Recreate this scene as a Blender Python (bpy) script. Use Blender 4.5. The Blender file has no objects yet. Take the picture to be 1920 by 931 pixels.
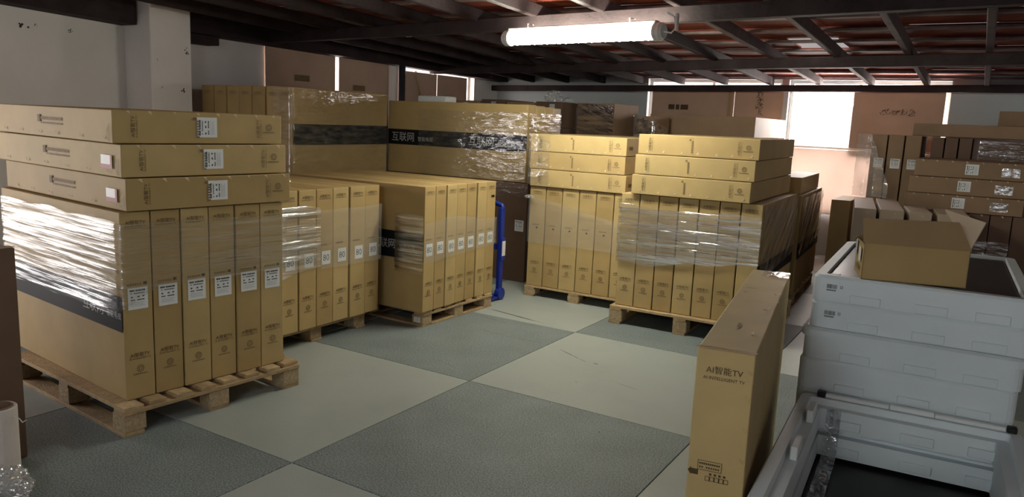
import bpy, bmesh, math, random
from mathutils import Vector, Matrix, noise

random.seed(7)
scene = bpy.context.scene
COL = scene.collection
PI = math.pi
R = math.radians

# ------------------------------------------------------------------ camera
YAW, PITCH, ROLL = R(-31.294), R(9.435), R(2.468)
fw = Vector((math.sin(YAW)*math.cos(PITCH), math.cos(YAW)*math.cos(PITCH), -math.sin(PITCH)))
rt = Vector((math.cos(YAW), -math.sin(YAW), 0))
up = rt.cross(fw)
r2 = rt*math.cos(ROLL) + up*math.sin(ROLL)
u2 = up*math.cos(ROLL) - rt*math.sin(ROLL)
cd = bpy.data.cameras.new('camera'); cam = bpy.data.objects.new('camera', cd); COL.objects.link(cam)
cd.sensor_width = 36.0; cd.lens = 36.0*1439.09/1920.0; cd.clip_start = .05; cd.clip_end = 200
M = Matrix((r2, u2, -fw)).transposed().to_4x4(); M.translation = Vector((2.534, -3.734, 1.581))
cam.matrix_world = M
scene.camera = cam

# ------------------------------------------------------------------ world, daylight, exposure
w = bpy.data.worlds.new('overcast_sky'); scene.world = w; w.use_nodes = True
bg = w.node_tree.nodes['Background']; bg.inputs[0].default_value = (1.0, .93, .88, 1); bg.inputs[1].default_value = 1.7
vs = scene.view_settings
vs.view_transform = 'Standard'; vs.look = 'None'; vs.gamma = 1.0; vs.use_curve_mapping = False; vs.exposure = 0.0

def daylight(name, loc, rot, sx, sy, watts, color):
    l = bpy.data.lights.new(name, 'AREA'); l.shape = 'RECTANGLE'; l.size = sx; l.size_y = sy
    l.energy = watts; l.color = color
    o = bpy.data.objects.new(name, l); COL.objects.link(o); o.location = loc; o.rotation_euler = rot
    return o
# sky light entering the openings of the room (each sits just outside its opening)
daylight('daylight_left_door', (-4.95, -2.95, 1.15), (0, R(-90), 0), 2.0, 2.3, 95, (1.0, .93, .90))
daylight('daylight_back_window', (1.1, 7.45, 1.5), (R(-90), 0, 0), 1.9, 1.5, 330, (1.0, .9, .84))
daylight('daylight_back_window_covered', (-.85, 7.45, 1.85), (R(-90), 0, 0), 1.9, .85, 70, (1.0, .9, .84))
daylight('daylight_side_window', (-4.85, 3.3, 1.9), (0, R(-90), 0), 1.1, 2.0, 110, (1.0, .86, .76))
daylight('daylight_side_window_far', (-4.85, 5.42, 1.9), (0, R(-90), 0), 1.1, 1.85, 80, (1.0, .86, .76))
daylight('daylight_front_window', (2.6, -6.45, 1.55), (R(90), 0, 0), 2.6, 1.3, 14, (.86, .95, 1.0))
daylight('added_right_light', (4.95, 4.3, 1.55), (0, R(90), 0), 1.2, 1.8, 8, (1.0, .93, .90))  # added out of view to put streaks on the film, no source seen there

# ------------------------------------------------------------------ materials
MATS = {}
def mk(name, col, rough=.7, var=.12, scale=6.0, bump=0.0, bscale=60.0, stretch=(1,1,1), spec=.3, metal=0.0,
       stain=None, stain_scale=1.5, transl=0.0, fine=0.0, fscale=300.0, voro=False):
    m = bpy.data.materials.new(name); m.use_nodes = True
    nt = m.node_tree; N = nt.nodes; L = nt.links
    b = N['Principled BSDF']
    b.inputs['Roughness'].default_value = rough; b.inputs['Metallic'].default_value = metal
    b.inputs['Specular IOR Level'].default_value = spec
    g = N.new('ShaderNodeNewGeometry'); mp = N.new('ShaderNodeMapping'); mp.inputs['Scale'].default_value = stretch
    L.new(g.outputs['Position'], mp.inputs[0])
    n = N.new('ShaderNodeTexNoise'); n.inputs['Scale'].default_value = scale; n.inputs['Detail'].default_value = 6
    L.new(mp.outputs[0], n.inputs['Vector'])
    cr = N.new('ShaderNodeMapRange'); cr.inputs[1].default_value = .25; cr.inputs[2].default_value = .75
    cr.inputs[3].default_value = 1-var; cr.inputs[4].default_value = 1+var
    L.new(n.outputs[0], cr.inputs[0])
    mul = N.new('ShaderNodeVectorMath'); mul.operation = 'SCALE'; mul.inputs[0].default_value = col[:3]
    L.new(cr.outputs[0], mul.inputs['Scale'])
    out = mul.outputs[0]
    if stain:
        n2 = N.new('ShaderNodeTexNoise'); n2.inputs['Scale'].default_value = stain_scale; n2.inputs['Detail'].default_value = 4
        L.new(g.outputs['Position'], n2.inputs['Vector'])
        mr = N.new('ShaderNodeMapRange'); mr.inputs[1].default_value = .5; mr.inputs[2].default_value = .75
        mr.inputs[3].default_value = 0; mr.inputs[4].default_value = .6; L.new(n2.outputs[0], mr.inputs[0])
        mx = N.new('ShaderNodeMix'); mx.data_type = 'RGBA'; L.new(mr.outputs[0], mx.inputs[0])
        L.new(out, mx.inputs[6]); mx.inputs[7].default_value = (*stain, 1); out = mx.outputs[2]
    if fine:
        n3 = N.new('ShaderNodeTexVoronoi' if voro else 'ShaderNodeTexNoise'); n3.inputs['Scale'].default_value = fscale
        if not voro: n3.inputs['Detail'].default_value = 2
        L.new(g.outputs['Position'], n3.inputs['Vector'])
        m3 = N.new('ShaderNodeMapRange'); m3.inputs[1].default_value = .3 if not voro else 0; m3.inputs[2].default_value = .7
        m3.inputs[3].default_value = 1-fine; m3.inputs[4].default_value = 1+fine
        L.new(n3.outputs[0], m3.inputs[0])
        s3 = N.new('ShaderNodeVectorMath'); s3.operation = 'SCALE'; L.new(out, s3.inputs[0]); L.new(m3.outputs[0], s3.inputs['Scale'])
        out = s3.outputs[0]
    L.new(out, b.inputs['Base Color'])
    if bump:
        nb = N.new('ShaderNodeTexNoise'); nb.inputs['Scale'].default_value = bscale; nb.inputs['Detail'].default_value = 4
        L.new(mp.outputs[0], nb.inputs['Vector'])
        bp = N.new('ShaderNodeBump'); bp.inputs['Strength'].default_value = bump; bp.inputs['Distance'].default_value = .01
        L.new(nb.outputs[0], bp.inputs['Height']); L.new(bp.outputs[0], b.inputs['Normal'])
    if transl:
        tr = N.new('ShaderNodeBsdfTranslucent'); L.new(out, tr.inputs[0])
        ms = N.new('ShaderNodeMixShader'); ms.inputs[0].default_value = transl
        L.new(b.outputs[0], ms.inputs[1]); L.new(tr.outputs[0], ms.inputs[2]); L.new(ms.outputs[0], N['Material Output'].inputs[0])
    MATS[name] = m
    return m

mk('kraft', (.42,.296,.130), .62, .09, 5, .15, 12, spec=.25)
mk('kraft_b', (.385,.266,.114), .62, .10, 5, .15, 12, spec=.25)
mk('kraft_c', (.45,.327,.148), .62, .09, 5, .15, 12, spec=.25)
mk('kraft_pale', (.47,.37,.27), .65, .08, 4, .15, 12, spec=.25)
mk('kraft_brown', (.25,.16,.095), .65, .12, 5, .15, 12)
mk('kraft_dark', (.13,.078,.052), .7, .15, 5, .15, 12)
mk('sheet_card', (.44,.32,.25), .75, .08, 3, .1, 10, transl=.08)
mk('sheet_pale', (.80,.71,.66), .75, .06, 3, .1, 10, transl=.25)
mk('kraft_inside', (.30,.20,.10), .75, .1, 5, .1, 12)
mk('torn', (.62,.50,.33), .8, .1, 20)
mk('ink', (.07,.045,.02), .7, .1, 20)
mk('ink_faint', (.19,.125,.062), .7, .1, 20)
mk('ink_label', (.05,.055,.06), .6, .1, 20)
mk('ink_grey', (.42,.44,.46), .6, .1, 20)
mk('black_print', (.009,.009,.011), .6, .1, 8, spec=.15)
mk('silver_print', (.42,.42,.42), .5, .05, 20)
mk('label_white', (.72,.73,.73), .45, .03, 20)
mk('label_red', (.30,.035,.04), .5, .05, 20)
mk('tape_brown', (.33,.21,.10), .28, .05, 20, spec=.5)
mk('wood', (.46,.33,.18), .75, .22, 9, .4, 30, stretch=(3,3,9), stain=(.20,.13,.07), stain_scale=4)
mk('wood_b', (.40,.28,.15), .75, .25, 9, .4, 30, stretch=(3,3,9), stain=(.16,.10,.06), stain_scale=4)
mk('chip_block', (.40,.30,.18), .85, .3, 70, .6, 90, stain=(.16,.10,.06), stain_scale=8)
mk('timber', (.024,.014,.015), .8, .35, 8, .5, 30, stain=(.05,.036,.036), stain_scale=3)
mk('timber_lit', (.075,.050,.050), .8, .35, 8, .5, 30, stain=(.05,.03,.03), stain_scale=3)
mk('roof_clay', (.21,.045,.026), .8, .35, 7, .4, 25, stain=(.12,.03,.02), stain_scale=2)
mk('batten', (.22,.165,.16), .8, .3, 8, .4, 30, stain=(.10,.05,.045), stain_scale=3)
mk('plaster', (.74,.705,.69), .9, .05, 2.5, .25, 40, stain=(.66,.63,.615), stain_scale=1.2)
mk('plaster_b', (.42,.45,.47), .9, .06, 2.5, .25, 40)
mk('scuff', (.05,.045,.045), .9, .3, 60)
mk('tile_light', (.335,.365,.345), .45, .10, 2.2, .12, 120, spec=.35, stain=(.285,.305,.29), stain_scale=2.2, fine=.05, fscale=160)
mk('tile_dark', (.180,.210,.212), .55, .14, 3.0, .35, 150, spec=.35, fine=.55, fscale=130)
mk('screed', (.12,.125,.12), .85, .2, 20)
mk('foam', (.66,.725,.755), .55, .03, 6, .12, 180, spec=.3)
mk('foam_grey', (.42,.45,.48), .6, .04, 6, .15, 180)
mk('panel_black', (.010,.008,.008), .35, .2, 3, spec=.25)
mk('clip_black', (.012,.012,.014), .45, .1, 9)
mk('strip_white', (.74,.77,.78), .4, .03, 9)
mk('blue_paint', (.010,.028,.26), .38, .12, 7, spec=.5)
mk('rubber', (.02,.02,.022), .7, .1, 9)
mk('paper_tube', (.60,.54,.50), .7, .06, 9, .1, 40)
mk('tube_core', (.20,.12,.08), .85, .1, 9)
mk('steel', (.10,.10,.11), .45, .2, 9, metal=.6)
mk('alu', (.55,.55,.54), .4, .05, 9, metal=.4)
mk('cap_grey', (.45,.47,.46), .4, .05, 9)
mk('wire_white', (.6,.6,.6), .5, .05, 9)
mk('plastic_dull', (.30,.34,.40), .35, .25, 18, .6, 30, spec=.6)

def emat(name, col, strength):
    m = bpy.data.materials.new(name); m.use_nodes = True
    b = m.node_tree.nodes['Principled BSDF']; b.inputs['Base Color'].default_value = (.8,.8,.8,1)
    b.inputs['Emission Color'].default_value = (*col,1); b.inputs['Emission Strength'].default_value = strength
    MATS[name] = m
emat('tube_glow', (1.0,1.0,.83), 98)
emat('tube_glow_back', (.90,1.0,1.0), 64)

def filmmat(name, gloss=.30, haze=.10, rough=.10, bs=.55, scale=(4,4,70), tint=(.82,.84,.86), rot=0):
    """clear stretch film: transparent, glossy, a little hazy, finely creased"""
    m = bpy.data.materials.new(name); m.use_nodes = True
    nt = m.node_tree; N = nt.nodes; L = nt.links; N.remove(N['Principled BSDF'])
    g = N.new('ShaderNodeNewGeometry'); mp = N.new('ShaderNodeMapping'); mp.inputs['Scale'].default_value = scale
    pos = g.outputs['Position']
    if rot:
        m0 = N.new('ShaderNodeMapping'); m0.inputs['Rotation'].default_value = (R(-rot),0,0); L.new(pos, m0.inputs[0]); pos = m0.outputs[0]
    L.new(pos, mp.inputs[0])
    n = N.new('ShaderNodeTexNoise'); n.inputs['Scale'].default_value = 1.0; n.inputs['Detail'].default_value = 3; n.inputs['Roughness'].default_value = .5
    L.new(mp.outputs[0], n.inputs['Vector'])
    bp = N.new('ShaderNodeBump'); bp.inputs['Strength'].default_value = bs; bp.inputs['Distance'].default_value = .012
    L.new(n.outputs[0], bp.inputs['Height'])
    gl = N.new('ShaderNodeBsdfGlossy'); gl.inputs['Roughness'].default_value = rough; L.new(bp.outputs[0], gl.inputs['Normal'])
    gl.inputs['Color'].default_value = (.95,.97,1,1)
    tr = N.new('ShaderNodeBsdfTransparent'); tr.inputs[0].default_value = (.96,.96,.96,1)
    df = N.new('ShaderNodeBsdfDiffuse'); df.inputs[0].default_value = (*tint,1)
    mr = N.new('ShaderNodeMapRange'); mr.inputs[1].default_value = .35; mr.inputs[2].default_value = .7
    mr.inputs[3].default_value = gloss*.08; mr.inputs[4].default_value = min(.95, gloss*2.2)
    L.new(n.outputs[0], mr.inputs[0])
    a = N.new('ShaderNodeMixShader'); a.inputs[0].default_value = haze; L.new(tr.outputs[0], a.inputs[1]); L.new(df.outputs[0], a.inputs[2])
    c = N.new('ShaderNodeMixShader'); L.new(mr.outputs[0], c.inputs[0]); L.new(a.outputs[0], c.inputs[1]); L.new(gl.outputs[0], c.inputs[2])
    L.new(c.outputs[0], N['Material Output'].inputs[0]); MATS[name] = m
filmmat('film_strong', .13, .04, .07, .9, (1.3,1.3,48))
filmmat('film_b', .60, .05, .20, .9, (1.3,1.3,48))
filmmat('film_g', .70, .05, .20, 1.0, (1.2,1.2,46))
filmmat('film_soft', .06, .10, .14, .35, (2,2,40))
filmmat('film_crease', .10, .025, .12, .9, (7,7,30))
filmmat('film_diag', .55, .02, .14, 1.0, (2.5,2.5,30), rot=32)
filmmat('film_k', .50, .06, .18, 1.0, (14,14,30))
filmmat('film_clear', .10, .04, .10, .5, (9,9,12))
filmmat('tape_clear', .18, .05, .10, .5, (25,25,25))
filmmat('bag', .18, .16, .14, .9, (22,22,22))
filmmat('bag_sheet', .12, .22, .2, .9, (9,9,5))
filmmat('glass', .08, .02, .03, .0, (1,1,1))

# ------------------------------------------------------------------ geometry helpers
class MB:
    def __init__(s): s.v = []; s.f = []
    def box(s, x0, x1, y0, y1, z0, z1):
        i = len(s.v)
        s.v += [(x0,y0,z0),(x1,y0,z0),(x1,y1,z0),(x0,y1,z0),(x0,y0,z1),(x1,y0,z1),(x1,y1,z1),(x0,y1,z1)]
        s.f += [(i,i+3,i+2,i+1),(i+4,i+5,i+6,i+7),(i,i+1,i+5,i+4),(i+1,i+2,i+6,i+5),(i+2,i+3,i+7,i+6),(i+3,i,i+4,i+7)]
        return s
    def poly(s, pts):
        i = len(s.v); s.v += [tuple(p) for p in pts]; s.f.append(tuple(range(i, i+len(pts)))); return s
    def loft(s, loops, closed_ring=False, cap=True):
        n = len(loops[0]); i0 = len(s.v)
        for lp in loops: s.v += [tuple(p) for p in lp]
        m = len(loops)
        for k in range(m if closed_ring else m-1):
            a = i0+k*n; b = i0+((k+1) % m)*n
            for j in range(n):
                s.f.append((a+j, a+(j+1) % n, b+(j+1) % n, b+j))
        if cap and not closed_ring:
            s.f.append(tuple(i0+j for j in reversed(range(n)))); s.f.append(tuple(i0+(m-1)*n+j for j in range(n)))
        return s
    def tube(s, pts, r, n=8):
        pts = [Vector(p) for p in pts]; loops = []
        for k, p in enumerate(pts):
            d = (pts[min(k+1,len(pts)-1)]-pts[max(k-1,0)]).normalized()
            a = d.orthogonal().normalized() if abs(d.z) > .9 else d.cross(Vector((0,0,1))).normalized()
            b = d.cross(a)
            rr = r[k] if isinstance(r, (list, tuple)) else r
            loops.append([p+(a*math.cos(2*PI*j/n)+b*math.sin(2*PI*j/n))*rr for j in range(n)])
        return s.loft(loops)
    def mesh(s, name, bevel=0, seg=1, smooth=False):
        me = bpy.data.meshes.new(name)
        me.from_pydata(s.v, [], s.f); me.update()
        bm = bmesh.new(); bm.from_mesh(me)
        bmesh.ops.recalc_face_normals(bm, faces=bm.faces)
        if bevel: bmesh.ops.bevel(bm, geom=list(bm.edges), offset=bevel, segments=seg, affect='EDGES', profile=.5)
        bm.to_mesh(me); bm.free()
        if smooth: me.polygons.foreach_set('use_smooth', [True]*len(me.polygons))
        return me

def link(name, me, m, parent=None, loc=(0,0,0), rz=0.0, label=None):
    o = bpy.data.objects.new(name, me); COL.objects.link(o)
    if me is not None and m and not me.materials: me.materials.append(MATS[m])
    elif me is not None and m and me.materials[0] != MATS[m]:
        o.material_slots[0].link = 'OBJECT'; o.material_slots[0].material = MATS[m]
    o.location = loc; o.rotation_euler = (0,0,rz)
    if parent: o.parent = parent
    if label: o['label'] = label
    return o
def tag(o, label, cat, group=None):
    o['label'] = label; o['category'] = cat
    if group: o['group'] = group
    return o
def stuff(o): o['kind'] = 'stuff'; return o
def struct(o, label=None, cat=None):
    o['kind'] = 'structure'
    if label: o['label'] = label
    if cat: o['category'] = cat
    return o

class Fr:
    """a ground frame: origin, x axis along the front edge, y axis into the depth"""
    def __init__(s, x, y, deg): s.x = x; s.y = y; s.a = R(deg); s.c = math.cos(s.a); s.s = math.sin(s.a)
    def at(s, lx, ly, z=0): return Vector((s.x+lx*s.c-ly*s.s, s.y+lx*s.s+ly*s.c, z))

_tc = {}
def textmesh(key, items, plane='front'):
    """items: (string, size, x, y). Mesh text, standing on a front (-y), left (-x) or right (+x) face or lying on top."""
    if (key, plane) in _tc: return _tc[(key, plane)]
    mb = MB()
    for s, size, x, y in items:
        c = bpy.data.curves.new('t', 'FONT'); c.body = s; c.size = size; c.align_x = 'CENTER'; c.resolution_u = 2
        o = bpy.data.objects.new('t', c); COL.objects.link(o)
        dg = bpy.context.evaluated_depsgraph_get(); me = bpy.data.meshes.new_from_object(o.evaluated_get(dg))
        i = len(mb.v); mb.v += [(v.co.x+x, v.co.y+y, 0) for v in me.vertices]
        mb.f += [tuple(i+k for k in p.vertices) for p in me.polygons]
        bpy.data.objects.remove(o); bpy.data.curves.remove(c); bpy.data.meshes.remove(me)
    me = flat(mb, plane, key); _tc[(key, plane)] = me
    return me
def flat(mb, plane, name):
    f = {'front': lambda x, y: (x, 0, y), 'left': lambda x, y: (0, -x, y), 'right': lambda x, y: (0, x, y), 'top': lambda x, y: (x, y, 0),
         'front_up': lambda x, y: (-y, 0, x), 'back': lambda x, y: (-x, 0, y)}[plane]
    m2 = MB(); m2.v = [f(v[0], v[1]) for v in mb.v]; m2.f = mb.f
    me = bpy.data.meshes.new(name); me.from_pydata(m2.v, [], m2.f); me.update()
    return me
def rects(key, rs, plane):
    if (key, plane) in _tc: return _tc[(key, plane)]
    mb = MB()
    for x0, x1, y0, y1 in rs: mb.poly([(x0,y0,0),(x1,y0,0),(x1,y1,0),(x0,y1,0)])
    me = flat(mb, plane, key); _tc[(key, plane)] = me
    return me

# ------------------------------------------------------------------ cartons and what is printed on them
_bc = {}
def carton_mesh(w, d, h, var=0):
    k = (round(w,4), round(d,4), round(h,4), var)
    if k in _bc: return _bc[k]
    rnd = random.Random(hash(k) & 0xffff)
    mb = MB(); mb.box(-w/2, w/2, 0, d, 0, h)
    me = bpy.data.meshes.new('carton'); me.from_pydata(mb.v, [], mb.f); bm = bmesh.new(); bm.from_mesh(me)
    bmesh.ops.recalc_face_normals(bm, faces=bm.faces)
    bmesh.ops.bevel(bm, geom=list(bm.edges), offset=.004, segments=2, affect='EDGES', profile=.5)
    long = [e for e in bm.edges if e.calc_length() > .3]
    bmesh.ops.subdivide_edges(bm, edges=long, cuts=3, use_grid_fill=True)
    for v in bm.verts:
        x, y, z = v.co
        n = noise.noise(Vector((x*3+var*7, y*2.0+rnd.random()*0, z*3.1)))
        if .05 < z < h-.05:
            v.co.x += n*.0018
        if min(abs(y), abs(y-d)) < .01 and .1 < z < h-.1: v.co.y += n*.0012
    bm.to_mesh(me); bm.free(); _bc[k] = me
    me.polygons.foreach_set('use_smooth', [False]*len(me.polygons))
    return me

GAP = .004
def carton(name, label, group, fr, lx, ly, z, w, d, h, m='kraft', var=0, drot=0.0, cat='carton'):
    """lx = left edge of the carton along the frame's front"""
    o = link(name, carton_mesh(w-2*GAP, d-2*GAP, h-GAP, var), m, None, fr.at(lx+w/2, ly+GAP, z+GAP/2), fr.a+R(drot))
    tag(o, label, cat, group)
    o['dims'] = 0; del o['dims']
    return o
E_ = .0022
def ai_print(o, w, h, low=True, high=True, k=1.0, ink='ink'):
    it = [('AI智能TV', .026*k, 0, .016*k), ('AI INTELLIGENT TV', .0135*k, 0, 0)]
    if high: link('brand_print', textmesh('brand%.2f' % k, it), ink, o, (0, -E_, h-.085*k))
    if low:
        link('brand_print', textmesh('brand%.2f' % k, it), ink, o, (0, -E_, .20))
        link('emblem_print', emblem(), 'ink_faint', o, (0, -E_, .13))
_em = []
def emblem():
    if _em: return _em[0]
    mb = MB()
    n = 14
    for rr0, rr1 in ((.014,.018),(.006,.009)):
        for j in range(n):
            a, b = 2*PI*j/n, 2*PI*(j+1)/n
            mb.poly([(rr0*math.cos(a),0,.022+rr0*math.sin(a)),(rr1*math.cos(a),0,.022+rr1*math.sin(a)),(rr1*math.cos(b),0,.022+rr1*math.sin(b)),(rr0*math.cos(b),0,.022+rr0*math.sin(b))])
    for k in range(7): x = -.035+k*.01; mb.poly([(x,0,-.008),(x+.007,0,-.008),(x+.007,0,-.002),(x,0,-.002)])
    me = bpy.data.meshes.new('emblem'); me.from_pydata(mb.v, [], mb.f); _em.append(me); return me

def words(rnd, x0, x1, y, h):
    out = []; x = x0
    while x < x1-.004:
        ww = min(rnd.uniform(.004,.011), x1-x); out.append((x, x+ww*.82, y, y+h)); x += ww
    return out
def ship_label(o, x, z, size=.1, plane='front', off=None):
    """white label: bold heading, small line, three pictograms, bold line, grey lines"""
    s = size/.1; rnd = random.Random(3)
    off = off or (x, -E_, z)
    lb = link('shipping_label', rects('lab%.3f' % size, [(-.05*s,.05*s,-.055*s,.055*s)], plane), 'label_white', o, off, 0, 'white printed shipping label')
    dk = [(a*s,b*s,c*s,d*s) for a,b,c,d in words(rnd,-.041,-.016,.036,.009)+words(rnd,-.011,.042,.036,.008)+words(rnd,-.036,-.026,.024,.005)+words(rnd,-.02,.034,.024,.005)
          + [(-.036,-.026,.006,.012),(-.032,-.029,.003,.006),(-.004,.008,.005,.010),(-.001,.007,.010,.012),(.022,.032,.008,.013),(.024,.029,.005,.008)]
          + words(rnd,-.036,-.012,-.010,.006)+words(rnd,-.004,.036,-.010,.006)]
    gy = [(a*s,b*s,c*s,d*s) for a,b,c,d in words(rnd,-.036,.034,-.022,.003)+words(rnd,-.036,.030,-.030,.003)+words(rnd,-.036,.034,-.038,.003)]
    e = {'front': (0,-.0006,0), 'front_up': (0,-.0006,0), 'left': (-.0006,0,0), 'right': (.0006,0,0)}[plane]
    link('label_heading_print', rects('labd%.3f' % size, dk, plane), 'ink_label', lb, e)
    link('label_small_print', rects('labg%.3f' % size, gy, plane), 'ink_grey', lb, e)
    return lb
def eighty(o, x, z, s=.082):
    lb = link('number_label', rects('eighty%.3f' % s, [(-s/2,s/2,-s*.58,s*.58)], 'front'), 'label_white', o, (x, -E_, z), 0, 'white label printed 80')
    link('number_print', textmesh('80', [('80', .062, 0, -.021)]), 'ink_label', lb, (0, -.0006, 0))
def band(o, side, w, d, z0, z1, text_y=None, tscale=1.0):
    """black printed band along a broad face (side -1 left, +1 right)"""
    x = side*(w/2+.0028)
    mb = MB(); mb.poly([(0,.002,z0),(0,d-.002,z0),(0,d-.002,z1),(0,.002,z1)])
    me = bpy.data.meshes.new('band'); me.from_pydata(mb.v, [], mb.f)
    b = link('printed_band', me, 'black_print', o, (x,0,0), 0, 'black printed band')
    if text_y is not None:
        hh = (z1-z0)*.42*tscale
        link('band_lettering', textmesh('banda%.3f' % hh, [('互联网', hh*1.15, -hh*.9, -hh*.4)], 'left' if side < 0 else 'right'), 'silver_print', b, (side*.0008, text_y, (z0+z1)/2))
        link('band_small_lettering', textmesh('bandb%.3f' % hh, [('智能电视', hh*.55, hh*2.4, -hh*.35)], 'left' if side < 0 else 'right'), 'silver_print', b, (side*.0008, text_y, (z0+z1)/2))
def band_front(o, w, z0, z1, texts=(), tscale=1.0, dim=False):
    b = link('printed_band', rects('bf%.3f%.3f%.3f' % (w,z0,z1), [(-w/2+.003,w/2-.003,z0,z1)], 'front'), 'black_print', o, (0,-.0028,0), 0, 'black printed band')
    for tx in texts:
        hh = (z1-z0)*.42*tscale
        link('band_lettering', textmesh('banda%.3f' % hh, [('互联网', hh*1.15, -hh*.9, -hh*.4)], 'front'), 'silver_print', b, (tx, -.0008, (z0+z1)/2))
        link('band_small_lettering', textmesh('bandb%.3f' % hh, [('智能电视', hh*.55, hh*2.4, -hh*.35)], 'front'), 'silver_print', b, (tx, -.0008, (z0+z1)/2))
def notches(o, w, h, n, top=True, rnd=None, face='front', d=1.4):
    """small torn V cuts of the lid flap along an edge"""
    rnd = rnd or random
    mb = MB()
    for k in range(n):
        x = -w/2+w*(k+.6+rnd.uniform(-.1,.1))/n if face == 'front' else d*(k+.4+rnd.uniform(-.1,.1))/n
        z = h-.006 if top else .018
        s = rnd.uniform(.008,.012); sg = -1 if top else 1
        pts = [(x-s,-.002,z),(x+s*.7,-.002,z+sg*-.001),(x+s,-.007,z+sg*1.7*s),(x+s*.1,-.003,z+sg*.9*s)]
        if face == 'left': pts = [(-w/2+p[1], p[0], p[2]) for p in pts]
        if face == 'right': pts = [(w/2-p[1], p[0], p[2]) for p in pts]
        i = len(mb.v); mb.poly(pts)
    me = bpy.data.meshes.new('notch'); me.from_pydata(mb.v, [], mb.f)
    stuff(link('torn_notches', me, 'torn', o))
def end_print_flat(o, w, h, lab=True, notch=7, rnd=None, marks=True):
    """end face of a carton lying flat: print turned on its side"""
    if marks:
        it = [('AI智能TV', .024, 0, .014), ('AI INTELLIGENT TV', .012, 0, 0)]
        link('brand_print', textmesh('brandup', it, 'front_up'), 'ink', o, (-w*.37, -E_, h*.5))
        link('brand_print', textmesh('brandup', it, 'front_up'), 'ink_faint', o, (w*.36, -E_, h*.5))
        em = link('emblem_print', emblem(), 'ink_faint', o, (w*.41, -E_, h*.42))
        link('code_print', rects('codeup', [(-.05+k*.013,-.05+k*.013+.009,0,.014) for k in range(7)]+[(.038,.052,.018,.032)], 'front_up'), 'ink_faint', o, (-w*.03, -E_, h*.5))
    if lab: ship_label(o, w*.015, h*.52, .1, 'front_up')
    if notch: notches(o, w, h, notch, True, rnd)

# ------------------------------------------------------------------ stretch film
def film(name, label, fr, path, z0, z1, m='film_strong', amp=.004, nu=90, nz=36, group=None, seed=1, off=.010, lean=0.0, cat='stretch film', ragged=.012):
    """film sheet along a path of local (x,y) points; outward = left-hand normal of the travel direction turned outward by sign of amp"""
    pts = [Vector((p[0], p[1], 0)) for p in path]
    seg = [(pts[i+1]-pts[i]).length for i in range(len(pts)-1)]; tot = sum(seg)
    V = []; F = []
    for iu in range(nu+1):
        t = tot*iu/nu; k = 0
        while k < len(seg)-1 and t > seg[k]: t -= seg[k]; k += 1
        d = (pts[k+1]-pts[k]).normalized(); p = pts[k]+d*t; nrm = Vector((d.y, -d.x, 0))
        s = tot*iu/nu
        a = z0(s) if callable(z0) else z0; b = z1(s) if callable(z1) else z1
        a += ragged*noise.noise(Vector((s*4, seed, 0))); b += ragged*noise.noise(Vector((s*4, seed, 5)))
        for iz in range(nz+1):
            z = a+(b-a)*iz/nz
            q = noise.noise(Vector((s*2.2, (z+lean*s)*34, seed*3.1)))*.65+noise.noise(Vector((s*5, (z+lean*s)*80, seed)))*.35
            u = p+nrm*(off+amp*(q+.25))
            V.append((u.x, u.y, z))
    for iu in range(nu):
        for iz in range(nz):
            i = iu*(nz+1)+iz; F.append((i, i+nz+1, i+nz+2, i+1))
    me = bpy.data.meshes.new(name); me.from_pydata(V, [], F); me.update()
    me.polygons.foreach_set('use_smooth', [True]*len(me.polygons))
    o = link(name, me, m, None, (fr.x, fr.y, 0), fr.a); tag(o, label, cat, group)
    return o

def crumple(name, label, cat, loc, size, m, seed=1, sub=4, flat_=1.0, group=None, rough=.35):
    bm = bmesh.new(); bmesh.ops.create_icosphere(bm, subdivisions=sub, radius=1.0)
    for v in bm.verts:
        c = v.co.normalized()
        k = 1+rough*noise.noise(c*2.1+Vector((seed,0,0)))+rough*.8*abs(noise.noise(c*5+Vector((0,seed,0))))+rough*.4*noise.noise(c*11)
        v.co = Vector((c.x*size[0], c.y*size[1], c.z*size[2]))*k
        if v.co.z < -size[2]*.75: v.co.z = -size[2]*.75
    for v in bm.verts: v.co.z += size[2]*.75
    me = bpy.data.meshes.new(name); bm.to_mesh(me); bm.free()
    o = link(name, me, m, None, loc); tag(o, label, cat, group); return o

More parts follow.
